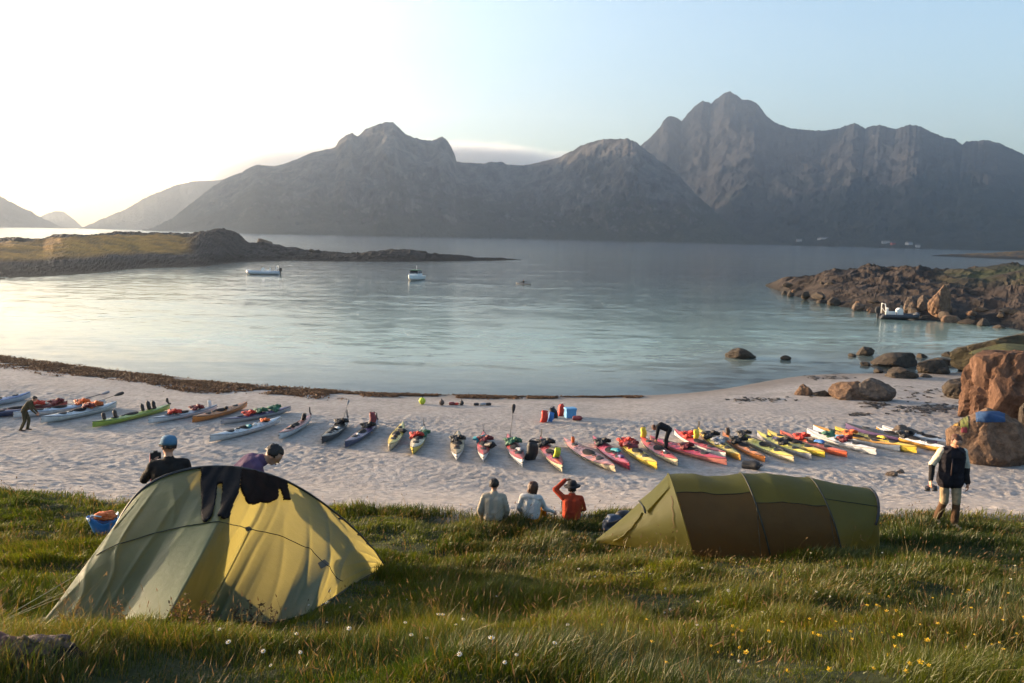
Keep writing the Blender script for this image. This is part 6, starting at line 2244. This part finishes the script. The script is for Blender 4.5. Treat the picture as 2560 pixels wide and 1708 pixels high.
# man with camera behind the left tent
J = standing()
J.update(elL=(-.30, .12, 1.20), wrL=(-.20, .34, 1.36), handL=(.05, .1, .04), elR=(.26, .03, 1.13), wrR=(.16, .26, 1.12), face=(-.5, 1, -.1), backL=(-.6, 0, 1))
q = at_dist(424, 1200, 10.9)
p1 = person('man in a dark jacket and blue cap holding a camera behind the left tent', at_xy(q[0], q[1]), math.radians(22), J,
       dict(skin=SKIN, top=cloth('dark brown jacket', (0.020, 0.017, 0.016)), legs=cloth('grey trousers', (0.06, 0.06, 0.06)), shoes=GC['brown']), scale=1.0, puffy=0.018, fat=1.06, hair=(dark_hair, 0.1, 0.97), hat=(M('denim cap', (0.06, 0.15, 0.24), 0.85, bump=0.003), 'cap'))
B().box((-.105, .085, 1.645), (.02, .03, .03)).tube([(-.11, .10, 1.645), (-.05, .14, 1.645), (.06, .135, 1.645)], 0.016, 6).tube([(-.105, .08, 1.65), (-.085, -.03, 1.65)], 0.005, 4).build('sunglasses', GC['black'], p1)
cm = p1.matrix_basis @ Vector((-.17, .44, 1.42))
o = empty('camera_in_hand', cm, (0, 0, math.radians(22)))
o.name = 'photo_camera'
B().box((0, 0, 0), (.13, .055, .085)).box((0, -.005, .052), (.05, .045, .03)).build('camera_body', GC['black'], o, False)
B().tube([(0, .02, 0), (0, .11, 0)], [.036, .034], 12).build('lens', GC['black'], o)
B().tube([(-.065, 0, .02), (-.075, -.02, -.12), (-.07, -.05, -.28), (-.06, -.06, -.42)], 0.008, 5).build('neck_strap', M('red strap', (0.42, 0.06, 0.06)), o)
tag(o, 'black camera with a red strap held up by the blue-capped man', 'camera')

# bending man in purple behind the left tent
J = standing()
J.update(pelvis=(0, -.06, .94), chest=(0, .18, 1.17), neck=(0, .34, 1.26), head=(0, .47, 1.31), face=(0, .75, -.75), shL=(-.18, .28, 1.22), shR=(.18, .28, 1.22), elL=(-.22, .31, .95), elR=(.22, .31, .95), wrL=(-.17, .42, .75), wrR=(.17, .42, .75),
         hipL=(-.095, -.06, .91), hipR=(.095, -.06, .91), handL=(0, .03, -.1), handR=(0, .03, -.1))
q = at_dist(580, 1200, 10.7)
person('man in a purple shirt bending forward behind the left tent', at_xy(q[0], q[1], 0.0), math.radians(-74), J,
       dict(skin=SKIN, top=cloth('purple shirt', (0.095, 0.055, 0.105)), legs=cloth('black trousers', (0.02, 0.02, 0.02)), shoes=GC['black']), scale=1.10, fat=1.12, puffy=0.012, hair=(dark_hair, 0.1, 1.05))

# stooping man among the left kayaks
J = standing()
J.update(pelvis=(0, -.04, .93), chest=(0, .14, 1.18), neck=(0, .27, 1.31), head=(0, .38, 1.40), face=(0, .8, -.6), shL=(-.17, .22, 1.25), shR=(.17, .22, 1.25), elL=(-.2, .28, .98), elR=(.2, .28, .98), wrL=(-.15, .42, .80), wrR=(.15, .42, .80),
         hipL=(-.095, -.04, .90), hipR=(.095, -.04, .90), knL=(-.1, .10, .48), anL=(-.1, .02, .09), knR=(.1, -.02, .48), anR=(.1, -.20, .10), toR=(.12, -.03, .045))
person('stooping man in olive brown clothes among the leftmost kayaks', foot(66, 1078), math.radians(-70), J,
       dict(skin=SKIN, top=cloth('olive jacket', (0.055, 0.045, 0.022)), legs=cloth('olive trousers', (0.05, 0.042, 0.022)), shoes=GC['brown'], glove=SKIN), scale=1.02, fat=1.08, puffy=0.012, hair=(dark_hair, 0.05, 1.0), voxel=0.014)

# crouching man in black at a red kayak
J = standing()
J.update(pelvis=(0, -.10, .93), chest=(0, .20, 1.06), neck=(0, .38, 1.03), head=(0, .50, .94), face=(0, .35, -.95), shL=(-.17, .33, 1.04), shR=(.17, .33, 1.04), elL=(-.2, .36, .76), elR=(.2, .36, .76), wrL=(-.15, .40, .52), wrR=(.15, .40, .52),
         hipL=(-.1, -.10, .90), hipR=(.1, -.10, .90), knL=(-.12, .0, .48), knR=(.12, .0, .48), anL=(-.14, -.02, .085), anR=(.14, -.02, .085), handL=(0, .02, -.1), handR=(0, .02, -.1))
person('man all in black bent double over a red kayak', foot(1664, 1128), math.radians(72), J,
       dict(skin=SKIN, top=cloth('black jacket', (0.014, 0.014, 0.016)), legs=cloth('black trousers', (0.02, 0.02, 0.02)), shoes=GC['black']), scale=1.05, fat=1.08, puffy=0.016, hair=(brown_hair, 0.0, 1.0), voxel=0.014)

# ------------------------------------------------------------------ loose things on the grass
# blue tarp bag with an orange pack, left of the left tent
p = pix(262, 1338)
o = empty('tarp_bag', (p[0], p[1], gz(p[0], p[1])), (0, 0, 0.3))
rows = []
for t in np.linspace(0, 1, 12):
    row = []
    for w in np.linspace(0, 2 * PI, 29):
        r = 0.15 + 0.07 * t + 0.02 * math.sin(3 * w + 4 * t) * t
        zz_ = 0.30 * t + 0.05 * t * math.sin(2 * w + 1) + 0.02 * t * math.sin(5 * w)
        row.append((1.1 * r * math.cos(w), 0.8 * r * math.sin(w), zz_))
    rows.append(row)
bo = obj('bag_shell', grid_mesh('bag_shell', np.array(rows)), M('blue tarpaulin', (0.05, 0.22, 0.50), 0.4, bump=0.012, bscale=14), o)
bo.modifiers.new('thickness', 'SOLIDIFY').thickness = 0.006
B().tube([(-.2, -.1, .28), (-.15, -.2, .42), (0, -.2, .38)], 0.012, 6).build('handle', M('pale webbing', (0.45, 0.55, 0.6)), o)
tag(o, 'open blue tarpaulin bag on the grass left of the left tent', 'bag')
me = blob_mesh('stuffed_sack', 0.17, 0.11, 0.065, 33, 4, 0.3, 2.6, facet=0.6)
o2 = obj('stuffed_sack', me, GC['orange'])
o2.location = (p[0] + 0.02, p[1], gz(p[0], p[1]) + 0.33)
tag(o2, 'bright orange stuff sack sitting in the blue tarpaulin bag', 'sack')
# dark rucksack behind the right tent's peg
p = pix(1540, 1326)
o = empty('rucksack', (p[0], p[1], gz(p[0], p[1])), (0, 0, 0.4))
obj('pack_body', blob_mesh('pack_body', 0.26, 0.17, 0.17, 35, 4, 0.16, 1.7), M('slate blue nylon', (0.03, 0.045, 0.075), 0.5, bump=0.01, bscale=15), o).location = (0, 0, 0.13)
obj('top_lid', blob_mesh('top_lid', 0.16, 0.13, 0.07, 36, 3, 0.16, 1.7), GC['black'], o).location = (0.17, 0.02, 0.27)
B().tube([(-.2, -.12, .2), (-.05, -.2, .28), (.12, -.14, .26)], 0.02, 6, flat=0.4).build('shoulder_strap', GC['black'], o)
tag(o, 'dark blue rucksack lying in the grass by the right tent peg', 'rucksack')
# bundle in the lower left corner
p = pix(88, 1672)
o = empty('clothes_bundle', (p[0], p[1], gz(p[0], p[1]) + 0.015), (0, 0, 0.2))
o.scale = (0.95, 0.95, 0.85)
obj('rolled_mat', blob_mesh('rolled_mat', 0.17, 0.10, 0.07, 37, 4, 0.2, 2.0, facet=0.5), M('plum cloth', (0.03, 0.015, 0.02), 0.85, color2=(0.09, 0.05, 0.042), scale=14, bump=0.02, bscale=14), o).location = (0, 0, 0.08)
def rag(name, corners, mat, amp, seed, n=26):
    c = np.array(corners, float)
    t = np.linspace(0, 1, n)
    Uq, Vq = np.meshgrid(t, t)
    Pq = (c[0] * ((1 - Uq) * (1 - Vq))[..., None] + c[1] * (Uq * (1 - Vq))[..., None] + c[2] * (Uq * Vq)[..., None] + c[3] * ((1 - Uq) * Vq)[..., None])
    w = amp * (ridged(Uq * 3 + seed, Vq * 2, octaves=3, seed=seed) - 0.4) + 0.06 * np.sin(Uq * PI) * np.sin(Vq * PI)
    Pq[..., 2] += w
    Pq[..., 0] += 0.5 * amp * fbm(Uq * 4, Vq * 4, octaves=2, seed=seed + 2)
    Pq[..., 1] += 0.5 * amp * fbm(Uq * 4 + 5, Vq * 4, octaves=2, seed=seed + 3)
    oo = obj(name, grid_mesh(name, Pq), mat, o)
    oo.modifiers.new('thickness', 'SOLIDIFY').thickness = 0.008
    return oo
rag('beige_flap', [(-.15, -.11, .07), (.10, -.12, .08), (.13, .02, .13), (-.13, .03, .13)], M('beige canvas', (0.12, 0.088, 0.06), 0.9, bump=0.01, bscale=20, spec=0.1), 0.07, 3)
rag('violet_sleeve', [(-.20, -.14, .03), (.0, -.15, .04), (.02, -.05, .10), (-.18, -.04, .09)], M('violet cloth', (0.05, 0.025, 0.04), 0.9, bump=0.01, bscale=20, spec=0.1), 0.06, 8)
rag('dark_sleeve', [(.02, -.16, .02), (.22, -.12, .03), (.24, .02, .06), (.06, -.03, .09)], M('charcoal cloth', (0.012, 0.011, 0.014), 0.9, bump=0.01, bscale=20, spec=0.1), 0.05, 5)
tag(o, 'crumpled plum and beige clothes in the lower left corner', 'clothes')
p = pix(8, 1668)
o = obj('cloth_bundle', blob_mesh('cloth_bundle', 0.10, 0.08, 0.09, 39, 4, 0.22, 2.2, facet=0.5), M('rust and violet cloth', (0.04, 0.025, 0.04), 0.85, color2=(0.14, 0.05, 0.03), scale=9, bump=0.015, bscale=14))
o.location = (p[0], p[1], gz(p[0], p[1]) + 0.06)
tag(o, 'rust and violet cloth bundle cut by the left edge', 'cloth')

# ------------------------------------------------------------------ clothes on the big boulder
def drape(name, px0, px1, py0, py1, mat, label, cat, hang=0.25, seed=1, lean=0.0):
    """a cloth laid over the boulder with clothes: rays from above find the rock under it"""
    bo = [o for o in bpy.data.objects if o.get('label') == 'big lichen-brown boulder draped with drying clothes'][0]
    bpy.context.view_layer.update()
    me = bo.data
    bv = BVHTree.FromPolygons([bo.matrix_world @ v.co for v in me.vertices], [tuple(f.vertices) for f in me.polygons])
    hits = []
    n = 12
    rows = []
    for i in range(n):
        row = []
        for j in range(n):
            px = px0 + (px1 - px0) * j / (n - 1) + lean * i / (n - 1)
            py = py0 + (py1 - py0) * i / (n - 1)
            d = Vector(ray(px, py)).normalized()
            h = bv.ray_cast(Vector(CAM), d)
            if h[0] is None:
                row.append(None)
            else:
                w = 0.05 * float(ridged(px * 0.05, py * 0.05, octaves=2, seed=seed)) * 0.5
                row.append(np.array(h[0]) + np.array(h[1]) * (0.015 + w))
        rows.append(row)
    b, idx = B(), {}
    vs, fs = [], []
    for i in range(n):
        for j in range(n):
            if rows[i][j] is not None:
                idx[(i, j)] = len(vs)
                vs.append(rows[i][j])
    for i in range(n - 1):
        for j in range(n - 1):
            k = [(i, j), (i, j + 1), (i + 1, j + 1), (i + 1, j)]
            if all(q in idx for q in k):
                q = np.array([rows[a][b_] for a, b_ in k])
                if np.ptp(q, axis=0).max() < 0.6:
                    fs.append([idx[q_] for q_ in k])
    o = obj(name, mesh(name, vs, fs, True), mat)
    o.modifiers.new('thickness', 'SOLIDIFY').thickness = 0.012
    tag(o, label, cat)
    return o
drape('blue_cloth', 2440, 2512, 1030, 1056, M('blue towel', (0.012, 0.045, 0.12), 0.85, bump=0.008, bscale=16), 'blue cloth spread over the top of the big boulder', 'cloth', seed=3)
drape('yellow_cloth', 2372, 2398, 1034, 1066, M('ochre cloth', (0.20, 0.12, 0.025), 0.85, bump=0.008, bscale=16), 'ochre yellow cloth at the left end of the big boulder', 'cloth', seed=4)
drape('green_cloth', 2402, 2422, 1030, 1072, M('olive green cloth', (0.10, 0.11, 0.025), 0.85, bump=0.008, bscale=16), 'olive green garment hanging beside the blue cloth on the boulder', 'cloth', seed=5)
drape('red_cloth', 2404, 2418, 1068, 1082, M('maroon cloth', (0.14, 0.02, 0.03), 0.85), 'small maroon cloth below the green garment on the boulder', 'cloth', seed=6)

# ------------------------------------------------------------------ boats on the bay
white_gel = M('white gelcoat', (0.68, 0.68, 0.66), 0.35, var=0.05)
grey_tube = M('grey inflatable tube', (0.42, 0.43, 0.45), 0.5, var=0.06)
dark_tube = M('dark inflatable tube', (0.03, 0.035, 0.045), 0.5)
glass = M('tinted boat window', (0.02, 0.025, 0.03), 0.1, spec=0.6)
def rib_boat(label, loc, rz, L, tube, arch, console, console_mat=white_gel, canopy=False):
    """inflatable boat, bow toward local +Y"""
    o = empty('inflatable_boat', loc, (0, 0, rz))
    W = L * 0.17
    r = L * 0.04
    path = []
    for t in np.linspace(-1, 1, 33):
        a = abs(t)
        y = -L / 2 + L * 0.97 * (1 - a ** 2.4)
        x = np.sign(t) * W * min(1, a * 2.6) ** 0.6
        z = 0.30 + 0.25 * (1 - a) ** 2.5
        path.append((x, y, z))
    B().tube(path, r, 10).build('tube_collar', tube, o)
    secs = []
    for t in np.linspace(0, 1, 12):
        y = -L / 2 + L * 0.9 * t
        w = W * 0.9 * (1 - t ** 3.2) + 0.02
        k = -0.22 + 0.5 * t ** 4
        secs.append([(-w, y, 0.28 + 0.18 * t ** 3), (-w * 0.75, y, 0.02 + 0.3 * t ** 3), (0, y, k), (w * 0.75, y, 0.02 + 0.3 * t ** 3), (w, y, 0.28 + 0.18 * t ** 3)])
    B().loft(secs).build('hull', white_gel if tube is grey_tube else dark_tube, o, False)
    cs = B().loft([[(-.38, y0, z), (.38, y0, z), (.38, y1, z), (-.38, y1, z)] for y0, y1, z in ((-.35, .45, .25), (-.35, .40, .95), (-.10, .22, 1.15))]).build('console', console_mat, o, False)
    B().loft([[(-.36, .42, .96), (.36, .42, .96), (.36, .44, .97), (-.36, .44, .97)], [(-.30, .20, 1.42), (.30, .20, 1.42), (.30, .22, 1.43), (-.30, .22, 1.43)]]).build('windscreen', glass, cs, False)
    B().box((0, -1.1, .52), (.6, 1.1, .5)).box((0, -1.55, .95), (.6, .14, .4)).build('seat', console_mat, o, False)
    if arch:
        ya = -L / 2 + 0.55
        B().tube([(-W, ya, .35), (-W * .92, ya - .05, 1.1), (-W * .7, ya - .1, 1.55), (W * .7, ya - .1, 1.55), (W * .92, ya - .05, 1.1), (W, ya, .35)], 0.06, 8).tube([(-W * .92, ya - .05, 1.1), (-W, ya + .8, .4)], 0.04, 6).tube([(W * .92, ya - .05, 1.1), (W, ya + .8, .4)], 0.04, 6).build('roll_bar', white_gel, o)
    eng = B().loft([[(-.2, y0, z), (.2, y0, z), (.2, y1, z), (-.2, y1, z)] for y0, y1, z in ((-.25, .25, .55), (-.33, .28, .7), (-.33, .26, 1.05), (-.22, .2, 1.18))])
    eng.box((0, 0.02, .15), (.14, .2, .9))
    e = eng.build('outboard_engine', GC['black'], o, False)
    e.location = (0, -L / 2 - 0.2, 0)
    o.scale = (1.1, 1.0, 1.3)
    tag(o, label, 'boat')
    return o
p = at_z(658, 686, 0.0)
rib_boat('white inflatable boat at anchor near the left peninsula', (p[0], p[1], 0.0), math.radians(98), 7.4, grey_tube, True, True)
p = at_z(2246, 798, 0.0)
b3 = rib_boat('dark-tubed motorboat with white roll bar moored at the rocky point', (p[0], p[1], 0.0), math.radians(-96), 5.0, dark_tube, True, True)
# motor boat in the middle of the bay, bow to the camera
p = at_z(1037, 700, 0.0)
o = empty('motor_boat', (p[0], p[1], -0.1), (0, 0, math.radians(180 - 12)))
secs = []
for t in np.linspace(0, 1, 14):
    y = -3.6 + 7.4 * t
    w = 1.35 * (1 - t ** 3.4) + 0.02
    sh = 0.95 + 0.35 * t ** 2
    k = -0.3 + 0.9 * t ** 5
    secs.append([(-w, y, sh), (-w * .86, y, .25 + .4 * t ** 4), (0, y, k), (w * .86, y, .25 + .4 * t ** 4), (w, y, sh)])
B().loft(secs).build('hull', white_gel, o, False)
cab = B().loft([[(-w, y0, z), (w, y0, z), (w, y1, z), (-w, y1, z)] for w, y0, y1, z in ((1.05, -2.0, 1.3, .95), (1.0, -2.0, 1.1, 1.5))]).build('cabin', white_gel, o, False)
wd = B().loft([[(-w, y0, z), (w, y0, z), (w, y1, z), (-w, y1, z)] for w, y0, y1, z in ((.99, -1.9, 1.08, 1.51), (.86, -1.8, .45, 2.15))])
wd.build('wheelhouse_window', glass, cab, False)
B().loft([[(-w, y0, z), (w, y0, z), (w, y1, z), (-w, y1, z)] for w, y0, y1, z in ((.98, -2.0, .75, 2.16), (1.0, -2.05, .8, 2.22), (.8, -1.8, .6, 2.30))]).build('roof', GC['green'], o, False)
for sg in (-1, 1):
    for y0 in (-.9, .3):
        B().tube([(sg * .98, y0 + .35, 1.5), (sg * .87, y0, 2.17)], 0.05, 6).build('window_pillar', white_gel, o)
B().tube([(-.75, 1.4, 1.1), (-.7, 1.6, 1.65), (0, 3.2, 1.9), (.7, 1.6, 1.65), (.75, 1.4, 1.1)], 0.03, 6).build('bow_rail', metal, o)
B().tube([(0, -1.2, 2.3), (0, -1.2, 3.2)], 0.03, 6).build('mast', white_gel, o)
tag(o, 'white motor boat with dark wheelhouse windows heading into the bay', 'boat')
# lone paddler
k = kayak((1320, 711), (1297, 709), 'charcoal', 'navy', 'dark kayak carrying a paddler far out on the bay', 0, 0, zwater=0.0, minlen=4.8)
J = seated()
J.update(knL=(-.12, .50, .20), knR=(.12, .50, .20), anL=(-.09, .85, .10), anR=(.09, .85, .10), toL=(-.09, .95, .14), toR=(.09, .95, .14), elL=(-.34, .22, .36), wrL=(-.42, .42, .44), elR=(.34, .22, .36), wrR=(.42, .42, .44))
bpy.context.view_layer.update()
kp = k.matrix_world @ Vector((0, -0.15, 0.18))
kz = math.atan2(-k.matrix_world.col[1][0], k.matrix_world.col[1][1])
person('paddler in dark clothing sitting in the far kayak', kp, kz, J, dict(skin=SKIN, top=cloth('black jacket', (0, 0, 0)), legs=cloth('black trousers', (0, 0, 0)), shoes=GC['black']), voxel=0.025, hair=(dark_hair, 0.0, 1.0), face=False)
pp = k.matrix_world @ Vector((0, 0.32, 0.62))
paddle(pp, (0.0, 0.35, kz + PI / 2), 'paddle held by the lone paddler on the bay', 'black')

# ------------------------------------------------------------------ houses under the right mountain
house_wall, house_roof = M('white house paint', (0.30, 0.30, 0.30), 0.7), M('dark house roof', (0.06, 0.055, 0.055), 0.8)
house_red = M('red house paint', (0.30, 0.05, 0.03), 0.7)
for i, (px, py, w, d, hgt, lab, wm_) in enumerate([
    (1998, 604, 13, 9, 5.5, 'white gabled house nearest the fjord, leftmost of the far houses', house_wall), (2062, 598, 26, 9, 4.0, 'long low white farm building on the far shore', house_wall),
    (2048, 600, 8, 7, 4.5, 'small white cottage left of the long farm building', house_wall), (2214, 609, 17, 9, 5.5, 'white house below the right mountain, left of the pair', house_wall),
    (2232, 612, 9, 7, 4.5, 'small red barn beside the left house of the pair', house_red), (2272, 612, 14, 9, 5.0, 'white house below the right mountain, right of the pair', house_wall), (2294, 618, 9, 8, 4.5, 'small white boathouse furthest right on the far shore', house_wall)]):
    h = bvh_right.ray_cast(Vector(CAM), Vector(ray(px, py)).normalized())
    q = h[0] if h[0] is not None else Vector(at_z(px, py + 12, 5))
    o = empty('house', (q[0], q[1], q[2] - 1.0), (0, 0, 0.3 * (i % 3) - 0.2))
    B().loft([[(-w / 2, -d / 2, z), (w / 2, -d / 2, z), (w / 2, d / 2, z), (-w / 2, d / 2, z)] for z in (0, hgt + 1)]).build('wall', wm_, o, False)
    B().add([(-w / 2 - .4, -d / 2 - .5, hgt + .8), (w / 2 + .4, -d / 2 - .5, hgt + .8), (w / 2 + .4, 0, hgt + 4), (-w / 2 - .4, 0, hgt + 4), (-w / 2 - .4, d / 2 + .5, hgt + .8), (w / 2 + .4, d / 2 + .5, hgt + .8)],
            [(0, 1, 2, 3), (3, 2, 5, 4), (0, 3, 4), (1, 5, 2)]).build('roof', house_roof, o, False)
    for k2 in range(max(2, int(w / 4))):
        x = -w / 2 + (k2 + 0.5) * w / max(2, int(w / 4))
        B().box((x, -d / 2 - 0.02, hgt * 0.6 + 1), (1.1, 0.12, 1.3)).build('window', glass, o, False)
    tag(o, lab, 'house')
